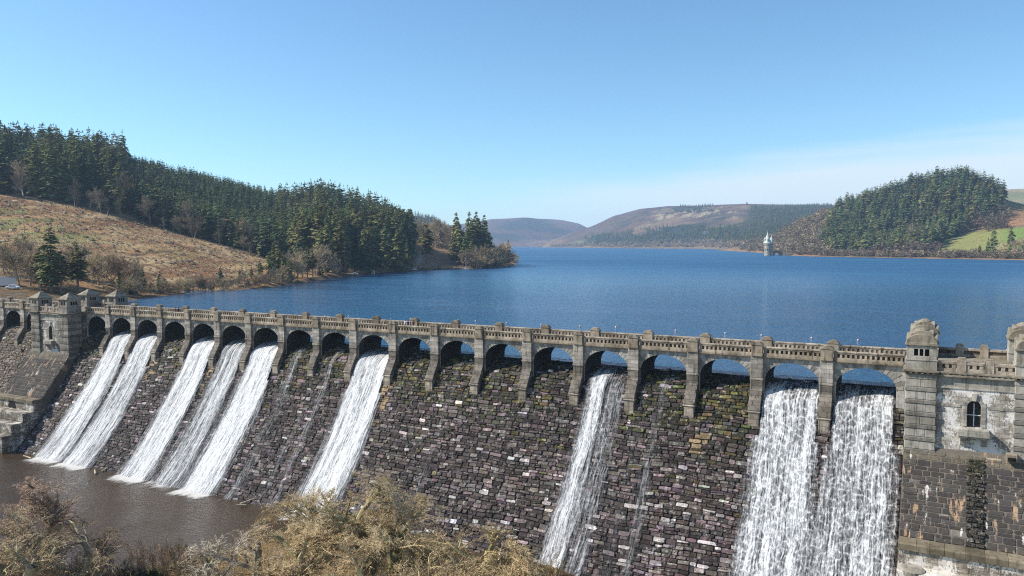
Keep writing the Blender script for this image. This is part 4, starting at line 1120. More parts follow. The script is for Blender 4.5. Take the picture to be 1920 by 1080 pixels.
BARE = [small_bare(11, (.20, .17, .12), (.20, .165, .105)), small_bare(12, (.26, .22, .15), (.23, .185, .115)), small_bare(13, (.16, .135, .10), (.145, .122, .085)),
        small_bare(14, (.33, .29, .22), (.19, .16, .11), True), small_bare(15, (.18, .15, .1), (.19, .155, .09), False, 5), small_bare(16, (.15, .12, .09), (.155, .115, .075), False, 6), small_bare(17, (.24, .21, .16), (.085, .068, .045), True), small_bare(18, (.16, .135, .10), (.075, .068, .035))]

# ------------------------------------------------------------------ conifers of the wooded hillside
rf = np.random.default_rng(500)
cand = []      # (P, h, zone)
def add_zone(n, p0, p1, t0, t1, hfun, zone, ok=None, dmin=0):
    pts = hillA.scatter(n, p0, p1, t0, t1, rf, ok)
    Q = hillA.at(pts[:, 0], pts[:, 1])
    for (p, t), P in zip(pts, Q): cand.append((P, hfun(p, t), zone, p, t))
edge = lambda p, t: t > 4.0 + .03 * np.sin(p * .11)
add_zone(620, -140, 240, 4.02, 5.2, lambda p, t: rf.uniform(19, 34) * (.8 + .5 * float(fbm(p * .02, t * 3., 2, 5))), 'edge', edge)
add_zone(1500, 235, 560, 4.12, 5.2, lambda p, t: rf.uniform(12, 17) * (1.25 if t < 4.3 else 1), 'plantation', edge)
add_zone(90, 235, 545, 4.01, 4.14, lambda p, t: rf.uniform(13, 27), 'front', edge)
add_zone(260, 545, 772, 3.2, 4.1, lambda p, t: rf.uniform(25, 40) * np.interp(p, [545, 600, 740, 772], [.75, 1, 1, .85]), 'grove', lambda p, t: t > np.interp(p, [545, 600, 650, 772], [4.0, 3.5, 2.9, 2.5]))
add_zone(450, 520, 774, 4.1, 5.15, lambda p, t: rf.uniform(24, 36) * np.interp(p, [520, 600, 740, 774], [.6, 1, .95, .8]), 'grove')
add_zone(30, 600, 765, 1.7, 3.0, lambda p, t: rf.uniform(24, 38), 'grove', lambda p, t: t > np.interp(p, [600, 650, 765], [2.6, 2.0, 1.7]))
size = np.array([c[1] / np.linalg.norm(c[0] - CAM) for c in cand])
view = np.array([-15 < c[3] < 775 for c in cand])
hide = np.array([c[4] > 5.03 for c in cand])
order = np.argsort(-(size * view * ~hide + size * .001)); near = set(order[:262].tolist())
LAB = dict(edge=('dark conifer in the tall dense stand above the brown felled slope', 'tall conifers above the felled slope'),
           plantation=('smaller conifer in the even plantation covering the hillside', 'plantation conifers'),
           front=('conifer standing at the front edge of the plantation over the felled slope', 'conifers at the plantation front edge'),
           grove=('very tall dark conifer in the lakeside grove at the end of the wooded hill', 'tall lakeside grove conifers'))
lowV, lowq, lowc = [], [], []; nn = 0
LOW = []
for s_ in range(8):
    V, q, c = conifer_data(np.random.default_rng(900 + s_), 17, 7, ('spruce', 'fir')[s_ % 2], False, (.08, .2)[s_ % 2], (.19, .2)[s_ % 2]); LOW.append((V, q, c))
def stuff_trees(name, items, mat, kindsel, label=None):
    Vs, qs, cs = [], [], []; n = 0
    for P, h, w, col in items:
        V, q, c = kindsel(); a = rf.uniform(0, 6.28); ca, sa = math.cos(a), math.sin(a)
        W = np.stack([(V[:, 0] * ca - V[:, 1] * sa) * h * w, (V[:, 0] * sa + V[:, 1] * ca) * h * w, V[:, 2] * h], -1) + P
        Vs.append(W); qs.append(q + n); cs.append(np.array(col)[None] * (c[:, None] if c.ndim == 1 else c)); n += len(V)
    me = mesh_np(name, np.concatenate(Vs), None, np.concatenate(qs), np.concatenate(cs))
    return tag(link(name, me, mat), label, kind='stuff')
rest = []
for i, (P, h, zone, p, t) in enumerate(cand):
    if i in near:
        k = {'edge': rf.choice([0, 1, 2, 5]), 'plantation': rf.choice([0, 2, 4]), 'front': rf.choice([1, 3, 3, 0]), 'grove': rf.choice([1, 3, 5, 5, 0])}[zone]
        l, g = LAB[zone]; put_tree('conifer_tree', CON[k], P, h, l, g, w=rf.uniform(1.1, 2.0) if zone != 'plantation' else rf.uniform(1.1, 1.6))
    else:
        col = np.array(GREENS[rf.integers(5)]) * rf.uniform(.75, 1.3)
        col = col * (.65 + .8 * float(fbm(P[0] * .012, P[1] * .012, 3, 77)))
        if rf.random() < .05: col = np.array((.19, .14, .07))
        if zone == 'plantation': col = lerp(col, np.array((.105, .165, .072)), .5)
        rest.append((P, h, rf.uniform(1.0, 1.5), col))
stuff_trees('conifer_forest', rest, M['needle'], lambda: LOW[rf.integers(8)], 'mass of dark green conifers covering the upper hillside')

# individually placed conifers of the near shore and the promontory
def shore_tree(meshes, px, d, ytop, label, group=None, cat='conifer tree', name='conifer_tree', w=1., P=None, hmin=2.):
    tt = np.linspace(0, hillA.K - 1, 400); Q = hillA.at(np.full(400, px), tt); dd = np.hypot(Q[:, 0] - CAM[0], Q[:, 1] - CAM[1])
    P = Q[np.argmin(abs(dd - d))]
    h = max(at_dist(px, ytop, d)[2] - P[2], hmin)
    return put_tree(name, meshes, P, h, label, group, cat, w)
shore_tree(CON[5], 93, 308, 426, 'large dense conifer among bare trees just behind the pyramid-roofed tower', w=1.75)
shore_tree(CON[1], 74, 312, 462, 'lower ragged conifer crowded against the large one behind the pyramid-roofed tower', w=1.9)
shore_tree(CON[3], 112, 306, 470, 'drooping small conifer on the turret side of the large one behind the dam', w=1.9)
shore_tree(CON[3], 143, 310, 462, 'dark rounded evergreen beside the large conifer behind the far tower', w=2.1)
shore_tree(CON[0], 266, 345, 500, 'small young conifer by the shore nearest the far end of the dam', 'young shore conifers', w=1.3)
for px, d, y in ((412, 385, 498), (350, 362, 520), (297, 350, 508)):
    shore_tree(CON[2], px, d, y, 'small bright young conifer on the brown bank by the lake', 'young conifers on the brown bank', w=1.6)
shore_tree(CON[4], 512, 420, 452, 'slim bright green conifer at the foot of the felled slope', w=1.3)
shore_tree(CON[2], 560, 470, 428, 'dark narrow conifer in front of the lakeside grove', w=1.1)
for px, d, y, k, l in ((856, 690, 397, 3, 'thin-topped tall pine, first of the four on the wooded point'), (880, 700, 395, 1, 'tall pine with bare upper trunk on the wooded point'), (893, 690, 396, 5, 'tallest dense pine of the clump on the wooded point'), (908, 700, 402, 5, 'broad dark pine facing open water on the wooded point'), (870, 680, 425, 2, 'lower pine filling the clump on the wooded point'), (900, 680, 425, 0, 'lower dense pine under the tallest pines of the wooded point')):
    shore_tree(CON[k], px, d, y, l, 'pines on the wooded point', w=1.15)
for i, (px, d, y) in enumerate(((850, 650, 440), (862, 670, 418), (874, 660, 430), (886, 665, 412), (897, 672, 408), (904, 668, 420), (912, 680, 418), (918, 690, 436), (884, 640, 452), (868, 640, 458), (914, 650, 458), (926, 690, 456))):
    shore_tree(CON[(5, 1, 0, 5)[i % 4]], px, d, y, 'dark conifer packed low in the clump on the wooded point', 'packed conifers on the wooded point', w=1.7)
shore_tree(CON[3], 799, 612, 420, 'lone dark pine with a bare leaning trunk before the orange bank', cat='conifer tree', w=1.75)
shore_tree(CON[4], 953, 745, 449, 'tiny pointed conifer at the tip of the wooded point', w=1.5)

for i, (px, d, y) in enumerate(((448, 385, 505), (470, 395, 500), (486, 400, 488), (531, 410, 470), (541, 420, 486), (575, 445, 462), (585, 450, 470), (598, 465, 478), (612, 480, 470), (622, 490, 462), (330, 350, 525), (245, 330, 515), (222, 335, 508), (505, 400, 470), (520, 425, 458))):
    shore_tree(CON[(5, 1, 3, 0)[i % 4]], px, d, y, 'olive-green young conifer among the leafless trees at the water edge', 'olive conifers on the near shore', w=1.7)
# bare trees along the near shore
rb = np.random.default_rng(61)
def bare_row(n, p0, p1, d0, d1, h0, h1, label, group, kinds, w=(1., 1.4), name='bare_tree', tmin=1.05):
    for i in range(n):
        px = lerp(p0, p1, (i + rb.uniform(.1, .9)) / n); f = rb.uniform(0, 1)
        tt = np.linspace(tmin, hillA.K - 1, 300); Q = hillA.at(np.full(300, px), tt); dd = np.hypot(Q[:, 0] - CAM[0], Q[:, 1] - CAM[1])
        j = np.argmin(abs(dd - (dd[0] + lerp(d0, d1, f)))); h = rb.uniform(h0, h1)
        put_tree(name, BARE[rb.choice(kinds)], Q[j], h, label, group, 'bare tree' if h > 5 else 'shrub', rb.uniform(*w))
bare_row(9, 0, 95, 24, 60, 10, 16, 'leafless brown tree near the low building behind the far tower', 'bare trees near the building', [0, 1, 2])
bare_row(11, 95, 260, 22, 55, 9, 15, 'leafless tree among evergreens directly behind the pyramid-roofed turrets', 'bare trees behind the turrets', [0, 1, 2, 5])
bare_row(34, 225, 545, 1, 16, 4, 9.5, 'leafless shrubby tree on the waterline below the felled slope', 'bare waterline trees below the felled slope', [0, 2, 4, 5, 4])
bare_row(18, 530, 625, 3, 40, 9, 17, 'leafless greyish tree at the water edge before the lakeside grove', 'bare trees before the grove', [0, 1, 2, 3])
bare_row(16, 620, 770, 1, 14, 3, 6.5, 'low dark bush on the waterline under the lakeside grove', 'waterline bushes under the grove', [4, 5])
bare_row(34, 880, 950, 4, 60, 13, 20, 'leafless brown tree crowding the shore of the wooded point', 'taller bare trees on the wooded point', [0, 1, 2, 4], (1.1, 1.6))
bare_row(26, 862, 968, 2, 70, 9, 16, 'leafless brown tree on the low tip of the wooded point', 'bare trees on the wooded point', [0, 1, 2, 4], (1.1, 1.6))
bare_row(10, 785, 860, 1, 6, 1.5, 3.5, 'low bush along the waterline under the orange bank', 'bushes under the orange bank', [4, 5])
def slope_row(n, p0, p1, t0, t1, h0, h1, label, group, kinds):
    pts = hillA.scatter(n, p0, p1, t0, t1, rb); Q = hillA.at(pts[:, 0], pts[:, 1])
    for P in Q: put_tree('bare_tree', BARE[rb.choice(kinds)], P, rb.uniform(h0, h1), label, group, 'bare tree', rb.uniform(.8, 1.1))
slope_row(30, 40, 520, 3.95, 4.07, 7, 22, 'leafless tree on the forest edge above the felled slope', 'bare trees on the forest edge', [3, 6, 7, 7, 2])
slope_row(16, 790, 850, 3.7, 4.6, 12, 20, 'leafless slim tree on top of the orange bank', 'bare trees above the orange bank', [3, 2])
slope_row(30, 780, 860, 4.2, 5.0, 14, 22, 'leafless slim tree on top of the orange bank', 'bare trees above the orange bank', [3, 2, 0])
for i, (px, t, h) in enumerate(((203, 3.86, 4.5), (318, 3.55, 6.5), (228, 3.3, 5), (46, 3.3, 4.5), (150, 2.9, 4), (20, 3.75, 5))):
    P = hillA.at(px, t); b = MB(); b.tube(P + (0, 0, -.4), P + (.1, .05, h * .6), .32, .24, 7, (.42, .36, .28)); b.tube(P + (.1, .05, h * .6), P + (.3, .1, h), .24, .08, 7, (.45, .39, .31))
    b.tube(P + (.1, .05, h * .55), P + (.8, .3, h * .7), .08, .03, 5, (.4, .34, .27))
    tag(b.build('dead_trunk', M['bark'], None, origin=P), 'pale broken dead trunk standing on the felled slope', 'dead tree', 'dead trunks on the felled slope')
# felling debris and bracken
pts = hillA.scatter(5200, -60, 520, 2.05, 4.0, rb); Q = hillA.at(pts[:, 0], pts[:, 1]); Vs, qs, cs = [], [], []; n0 = 0
pal = [(.09, .06, .04), (.20, .12, .06), (.30, .21, .11), (.13, .08, .05), (.16, .16, .06), (.33, .27, .17)]
for P, (p, t) in zip(Q, pts):
    r = rb.uniform(.25, .9) * (2.2 if rb.random() < .06 else 1); hh = min(r, 1.) * rb.uniform(.3, .7); k = 6; a = rb.uniform(0, 6.28)
    th = a + np.arange(k) * 2 * np.pi / k
    ring = np.stack([r * 2.0 * np.cos(th) * rb.uniform(.6, 1.2, k), r * .8 * np.sin(th) * rb.uniform(.6, 1.2, k), np.full(k, -.2)], -1)
    ring2 = ring * .55 + np.array([0, 0, hh]) + rb.normal(0, .1 * r, (k, 3))
    V = np.concatenate([ring, ring2]) + P; kk = np.arange(k)
    q = np.concatenate([np.stack([kk, (kk + 1) % k, (kk + 1) % k + k, kk + k], -1), [[6, 7, 8, 9], [6, 9, 10, 11]]]) + n0
    Vs.append(V); qs.append(q); cs.append(np.tile(np.array(pal[rb.integers(6)]) * rb.uniform(.7, 1.3), (len(q), 1))); n0 += 2 * k
tag(link('bracken', mesh_np('bracken', np.concatenate(Vs), None, np.concatenate(qs), np.concatenate(cs)), M['brush']), kind='stuff')

# ------------------------------------------------------------------ woods of the opposite shore
re_ = np.random.default_rng(81)
items = []
def knoll(n, p0, p1, t0, t1, h0, h1, ok=None, w=(1., 1.4), dst=None, cols=GREENS, hill=hillE):
    dst = items if dst is None else dst
    pts = hill.scatter(n, p0, p1, t0, t1, re_, ok); Q = hill.at(pts[:, 0], pts[:, 1])
    for P in Q: dst.append((P, re_.uniform(h0, h1), re_.uniform(*w), np.array(cols[re_.integers(len(cols))]) * re_.uniform(.75, 1.3)))
wood_ok = lambda p, t: (p < np.interp(t, [1.7, 2.1, 2.6, 3.0, 3.4, 4.], [1700, 1745, 1775, 1815, 1870, 1880])) & (p > np.interp(t, [1.6, 2.4, 3.2, 4.], [1550, 1538, 1545, 1565]))
knoll(1300, 1530, 1885, 1.75, 4.12, 15, 29, wood_ok, (1.3, 2.1))
items = [(P_, h_ * (.72 + .6 * float(fbm(P_[0] * .02, P_[1] * .02, 3, 78))), w_, c_ * (.85 + 1.0 * float(fbm(P_[0] * .015, P_[1] * .015, 3, 79)))) for P_, h_, w_, c_ in items]
stuff_trees('conifer_wood', items, M['needle'], lambda: LOW[re_.integers(8)], 'dense dark conifer wood covering the knoll on the opposite shore')
items = []
knoll(160, 1700, 1890, 2.9, 3.5, 8, 14, lambda p, t: p > 1780 + (3.5 - t) * 10, dst=items, cols=[(.13, .105, .07), (.16, .13, .085)])
brown = [(.29, .22, .145), (.33, .255, .165), (.22, .17, .115), (.24, .21, .115)]
knoll(800, 1390, 1560, 1.05, 4.0, 8, 15, lambda p, t: p < np.interp(t, [1.6, 2.4, 3.2, 4.], [1560, 1545, 1552, 1575]), (1.1, 1.7), items, brown)
knoll(420, 1540, 1960, 1.02, 1.7, 4, 9, None, (1.2, 1.8), items, brown)
knoll(170, 1620, 1760, 1.5, 2.2, 9, 15, None, (1., 1.4), items, [(.17, .125, .09), (.2, .15, .11)])
def low_bare(seed):
    rng = np.random.default_rng(seed); V = []; c = []
    for k in range(46):          # open puff of twig sprays
        th = rng.uniform(0, 6.28); z = rng.uniform(.12, 1); r = .36 * math.sqrt(max(0, 1 - ((z - .55) / .5) ** 2)) * rng.uniform(.4, 1.05)
        ctr = np.array([r * math.cos(th), r * math.sin(th), z]); dr = np.array([math.cos(th), math.sin(th), rng.uniform(.3, 1.6)]); dr /= np.linalg.norm(dr)
        sd = np.cross(dr, rng.normal(0, 1, 3)); sd /= np.linalg.norm(sd); L = rng.uniform(.12, .22); w = rng.uniform(.03, .06)
        V += [ctr - dr * L, ctr + sd * w, ctr + dr * L, ctr - sd * w]; c.append(rng.uniform(.65, 1.35))
    for a in (0, 1.57): V += [(-.012 * math.cos(a), -.012 * math.sin(a), -.03), (.012 * math.cos(a), .012 * math.sin(a), -.03), (0, 0, .8), (0, 0, .8)]; c.append(.9)
    V = np.array(V); return V, np.arange(len(V)).reshape(-1, 4), np.array(c)
LOWB = [low_bare(300 + k) for k in range(6)]
stuff_trees('bare_woodland', items, M['brush'], lambda: LOWB[re_.integers(6)], 'brown leafless woodland fringing the opposite shore')
items = []
knoll(1200, 1095, 1420, 1.15, 1.95, 12, 22, lambda p, t: fbm(p * .03, t * 3, 3, 3) > .42, (1.2, 1.8), items, GREENS, hillD)
knoll(2000, 1385, 1690, 1.1, 2.85, 13, 22, lambda p, t: p > 1400 + (t - 1.2) * 5, (1.2, 1.8), items, GREENS, hillD)
knoll(500, 1250, 1560, 2.6, 2.95, 10, 18, lambda p, t: fbm(p * .02, t * 4, 3, 7) > .5, (1.3, 1.9), items, GREENS, hillD)
knoll(700, 700, 925, 1.3, 3.1, 12, 20, None, (1.2, 1.8), items, GREENS, hillB)
stuff_trees('far_woods', items, M['needle'], lambda: LOW[re_.integers(8)], 'blue-green conifer woods on the distant hills')
items = []
knoll(700, 1030, 1450, 1.02, 1.25, 7, 13, None, (1.4, 2.2), items, brown, hillD)
stuff_trees('far_shore_scrub', items, M['brush'], lambda: LOWB[re_.integers(6)], 'brown leafless fringe along the distant waterline')
# single trees by the field
def knoll_tree(px, t, ytop, meshes, name, label, cat, w=1., group=None):
    P = hillE.at(px, t); d = np.hypot(*(P - CAM)[:2]); h = at_dist(px, ytop, d)[2] - P[2]
    return put_tree(name, meshes, P, max(h, 3), label, group, cat, w)
knoll_tree(1863, 1.45, 426, CON[5], 'conifer_tree', 'large dark conifer beside the green field on the opposite shore', 'conifer tree', 1.4)
knoll_tree(1853, 1.4, 445, CON[0], 'conifer_tree', 'shorter conifer leaning on the large dark one beside the green field', 'conifer tree', 1.5)
knoll_tree(1896, 1.55, 424, CON[1], 'conifer_tree', 'narrow conifer past the large dark one, closest to the frame edge', 'conifer tree', 1.3)
knoll_tree(1837, 1.3, 458, CON[3], 'conifer_tree', 'little umbrella-topped pine at the lower corner of the green field', 'conifer tree', 1.5)
for px, t, y in ((1880, 1.3, 452), (1908, 1.3, 447), (1918, 1.4, 440), (1872, 1.15, 466)):
    knoll_tree(px, t, y, BARE[rb.choice([0, 1, 4])], 'bare_tree', 'leafless tree among the conifers beside the green field', 'bare tree', 1.2, 'bare trees beside the green field')
for px, t, y, k in ((1718, 2.2, 424, 6), (1732, 2.25, 428, 6), (1712, 1.6, 446, 2), (1735, 1.6, 449, 2)):
    knoll_tree(px, t, y, BARE[k], 'bare_tree', 'reddish pale-stemmed leafless tree on the front edge of the knoll wood', 'bare tree', 1., 'reddish bare trees before the knoll wood')
knoll_tree(1797, 1.25, 463, BARE[4], 'bare_tree', 'pale many-stemmed leafless tree under the green field', 'bare tree', 1.6)

# ------------------------------------------------------------------ straining tower out in the lake
P = at_dist(1440, 479, 1290); tx, ty = P[0], P[1]
k = 1290 / F_PX
t = empty('straining_tower', (tx, ty, 0), 'round stone tower with pale green copper spires rising from the lake', 'tower')
R = 5.7
b = MB(); b.lathe(tx, ty, [(R * 1.05, -6), (R * 1.03, 1.5), (R, 2), (R * .97, 15.5), (R * 1.04, 16.2), (R * 1.12, 17.2), (R * 1.12, 19.2), (R * 1.02, 19.4)], 28, (.92, .88, .8)); w = b.build('wall', M['tower'], t)
for a in (-2.2, -1.6, -1.0):
    b = MB(); ca, sa = math.cos(a), math.sin(a); c = np.array([tx + ca * R * .985, ty + sa * R * .99, 9.5]); b.tube(c + (0, 0, -1.4), c + (0, 0, 1.4), .55, .5, 6, (.05, .05, .05)); b.build('window', M['dark'], w)
b = MB(); b.lathe(tx - 1, ty, [(R * 1.18, 19.4), (R * .8, 22.2), (R * .62, 23.5), (R * .60, 26), (R * .66, 26.4), (R * .3, 31), (R * .1, 35), (.05, 39)], 20, (.50, .54, .47)); rf_ = b.build('roof', M['copper'], t)
for a in (-2.6, -1.4, -.2):
    b = MB(); c = np.array([tx - 1 + 4.6 * math.cos(a), ty + 4.6 * math.sin(a), 22]); b.lathe(c[0], c[1], [(1.2, 21), (1.2, 25), (1.5, 25.2), (.05, 28.5)], 8, (.54, .57, .49)); b.build('dormer', M['copper'], rf_)
b = MB(); b.lathe(tx + 5.2, ty - 1.2, [(1.9, -6), (1.8, 17), (2.2, 18.2), (2.2, 20.6)], 16, (.85, .8, .72)); sd = b.build('stair_turret', M['tower'], t)
b = MB(); b.lathe(tx + 5.2, ty - 1.2, [(2.4, 20.6), (1.8, 24), (.9, 28), (.05, 32)], 14, (.54, .58, .50)); b.build('spire', M['copper'], sd)
b = MB(); arch_wall(b, tx + 7, tx + 36, 6.2, -4, tx + 12, 3.6, .4, 3.6, ty + 3, ty + 7, (.62, .56, .5), (.4, .36, .33)); b.box(tx + 7, tx + 36, ty + 2.7, ty + 3.0, 6.2, 7.0, (.6, .55, .5)); b.build('causeway', M['viaduct'], t)

# ------------------------------------------------------------------ buoys, boat, cars, house, farmhouse
def buoy(px, py, label, group):
    r = ray(px, py); P = CAM + r * (-CAM[2] / r[2]); b = MB()
    b.lathe(P[0], P[1], [(.05, -.2), (.2, -.12), (.25, .03), (.2, .17), (.08, .25), (.02, .28)], 10, (.52, .40, .35))
    return tag(b.build('buoy', M['plain'], None, origin=P, smooth=True), label, 'buoy', group)
for px, py in ((1522, 634), (1609, 638), (1428, 629), (1267, 620), (1155, 614), (1240 / 4.5 + 880 - .6, 613), (1088, 612), (950, 606), (892, 602), (859, 601), (654, 593), (610, 593), (1360, 625), (1015, 609), (770, 598)):
    buoy(px, py, 'small pale buoy floating in the line parallel to the dam', 'buoy line')
def boat():
    P = at_dist(871, 508.5, 603); P[2] = 0; e = empty('sailing_boat', tuple(P), 'small white sailing boat with bare mast moored at the wooded point', 'boat', None, .5)
    V = []; F = []
    for i, (x, w, zt) in enumerate(((-3, 1.0, .75), (-1.5, 1.25, .7), (.5, 1.2, .75), (2.2, .7, .9), (3.4, .03, 1.1))):
        V += [(x, -w, zt), (x, -w * .55, -.2), (x, w * .55, -.2), (x, w, zt)]
    for i in range(4):
        for j in range(3): F.append((4 * i + j, 4 * i + 4 + j, 4 * i + 5 + j, 4 * i + 1 + j))
        F.append((4 * i, 4 * i + 3, 4 * i + 7, 4 * i + 4))
    F += [(0, 1, 2, 3)]
    b = MB(); b.add([tuple(np.array(v) + P) for v in V], F, (.8, .8, .78)); b.build('hull', M['plain'], e)
    b = MB(); b.box(P[0] - .9, P[0] + 1.2, P[1] - .7, P[1] + .7, .7, 1.25, (.75, .74, .7)); b.build('cabin', M['plain'], e, bevel=.15)
    b = MB(); b.tube(P + (.9, 0, .7), P + (.9, 0, 9.3), .09, .05, 6, (.85, .83, .78)); b.tube(P + (.9, 0, 1.9), P + (-2.6, 0, 1.9), .14, .12, 6, (.7, .66, .6)); b.tube(P + (.9, 0, 9.1), P + (3.3, 0, 1.1), .03, .03, 4, (.8, .78, .7)); b.tube(P + (.9, 0, 9.1), P + (-3, 0, .8), .03, .03, 4, (.8, .78, .7)); b.build('mast', M['plain'], e)
boat()
def car(P, rz, col, label, group=None):
    e = empty('parked_car', (0, 0, 0), label, 'car', group)
    prof = [(-2.1, .35), (-2.15, .8), (-1.9, .98), (-1.3, 1.05), (-.75, 1.5), (.9, 1.52), (1.6, 1.05), (2.1, .95), (2.15, .4)]
    b = MB(); b.prism(prof, -.85, .85, 'y', col); b.build('body', M['plain'], e, bevel=.08)
    b = MB(); b.prism([(-1.15, 1.06), (-.7, 1.43), (.85, 1.45), (1.42, 1.06)], -.87, .87, 'y', (.03, .035, .04)); b.build('window', M['glass'], e)
    for x in (-1.35, 1.35):
        for y in (-.8, .8):
            b = MB(); b.tube((x, y - .1, .33), (x, y + .1, .33), .33, .33, 12, (.02, .02, .02)); w = b.build('wheel', M['plain'], e); c = MB(); c.tube((x, y - .12, .33), (x, y + .12, .33), .17, .17, 8, (.5, .5, .5)); c.build('rim', M['plain'], w)
    e.location = P; e.rotation_euler = (0, 0, rz); return e
def hill_ground(px, d, hill=hillA):
    tt = np.linspace(0, hill.K - 1, 500); Q = hill.at(np.full(500, px), tt); dd = np.hypot(Q[:, 0] - CAM[0], Q[:, 1] - CAM[1]); return Q[np.argmin(abs(dd - d))]
P = hill_ground(21, 312); P[2] = max(P[2], at_dist(21, 549, 312)[2]); car(P, .5, (.8, .8, .82), 'white car parked beside the low building behind the dam')
car(hill_ground(765, 584), .4, (.5, .08, .1), 'red car on the lakeside road before the orange bank')
for px, c, l in ((776, (.75, .75, .76), 'pale car next to the red one on the lakeside road'), (664, (.78, .77, .74), 'white van-like car under the lakeside grove'), (640, (.22, .12, .16), 'dark maroon car under the lakeside grove')):
    car(hill_ground(px, 585 if px > 700 else 505), .6, c, l)
# low building and its rail fence
P = at_dist(-6, 544, 322); u = np.array([math.cos(.45), math.sin(.45)]); e = empty('low_building', (0, 0, 0), 'long low shed with pale metal roof behind the far end of the dam', 'building'); 
b = MB(); b.box(-14, 5.2, -3, 3, -3, 1.9, (.07, .055, .05)); w = b.build('wall', M['plain'], e)
b = MB(); b.prism([(-3.6, 1.7), (0, 4.6), (3.6, 1.7), (3.6, 1.5), (0, 4.3), (-3.6, 1.5)], -14.6, 5.8, 'x', (.21, .235, .28)); b.build('roof', M['plain'], e)
b = MB()
for x in (-9, -5, -1, 3): b.box(x - .6, x + .6, -3.04, -2.98, -.2, 1.1, (.02, .02, .025))
b.build('window', M['glass'], w)
e.location = P; e.rotation_euler = (0, 0, 1.08)
P = at_dist(4, 559, 296); e = empty('rail_fence', (0, 0, 0), 'white rail fence in front of the low shed behind the dam', 'fence')
for x in np.arange(-7, 6.1, 1.5): b = MB(); b.box(x - .07, x + .07, -.07, .07, -1, 1.25, (.72, .7, .64)); b.build('post', M['plain'], e)
for z in (.55, 1.05): b = MB(); b.box(-7, 6, -.1, -.071, z, z + .16, (.74, .72, .66)); b.build('rail', M['plain'], e)
e.location = P; e.rotation_euler = (0, 0, 1.08)
# roadside wall by the point, pale hut on the shore, white cottage far up the lake
Pa, Pb = hill_ground(768, 592), hill_ground(802, 612); b = MB(); d = (Pb - Pa); nrm = np.array([-d[1], d[0], 0]); nrm /= np.linalg.norm(nrm)
z0 = min(Pa[2], Pb[2]) - 1; V = [Pa * (1, 1, 0) + (0, 0, z0), Pb * (1, 1, 0) + (0, 0, z0), Pb + (0, 0, 1.3), Pa + (0, 0, 1.3)]; V += [v + nrm * .5 for v in V]
b.add(V, [(0, 1, 2, 3), (7, 6, 5, 4), (3, 2, 6, 7), (0, 3, 7, 4), (1, 5, 6, 2)], (.95, .88, .78)); tag(b.build('roadside_wall', M['viaduct'], None), 'pale low wall along the lakeside road under the orange bank', 'wall')
P = hill_ground(699, 533); e = empty('shore_hut', (0, 0, 0), 'tiny pale hut on the waterline under the lakeside grove', 'hut')
b = MB(); b.box(-1.1, 1.1, -1, 1, -.5, 2.1, (.62, .56, .45)); b.build('wall', M['plain'], e); b = MB(); b.prism([(-1.3, 2.1), (1.3, 2.1), (0, 2.7)], -1.2, 1.2, 'y', (.5, .46, .4)); b.build('roof', M['plain'], e); b = MB(); b.box(-.4, .4, -1.03, -.99, -.1, 1.7, (.2, .16, .12)); b.build('door', M['plain'], e); e.location = P; e.rotation_euler = (0, 0, .6)
P = hill_ground(1323, 3080, hillD); e = empty('farmhouse', (0, 0, 0), 'white farmhouse among woods on the distant moorland hillside', 'house')
b = MB(); b.box(-11, 11, -4, 4, -3, 6, (.8, .78, .74)); w = b.build('wall', M['plain'], e); b = MB(); b.prism([(-4.6, 5.8), (4.6, 5.8), (0, 10)], -11.5, 11.5, 'x', (.18, .17, .18)); b.build('roof', M['plain'], e)
for x in (-7, -2.5, 2.5, 7): b = MB(); b.box(x - .7, x + .7, -4.05, -3.98, 2, 4.2, (.04, .04, .05)); b.build('window', M['glass'], w)
e.location = P; e.rotation_euler = (0, 0, .3)

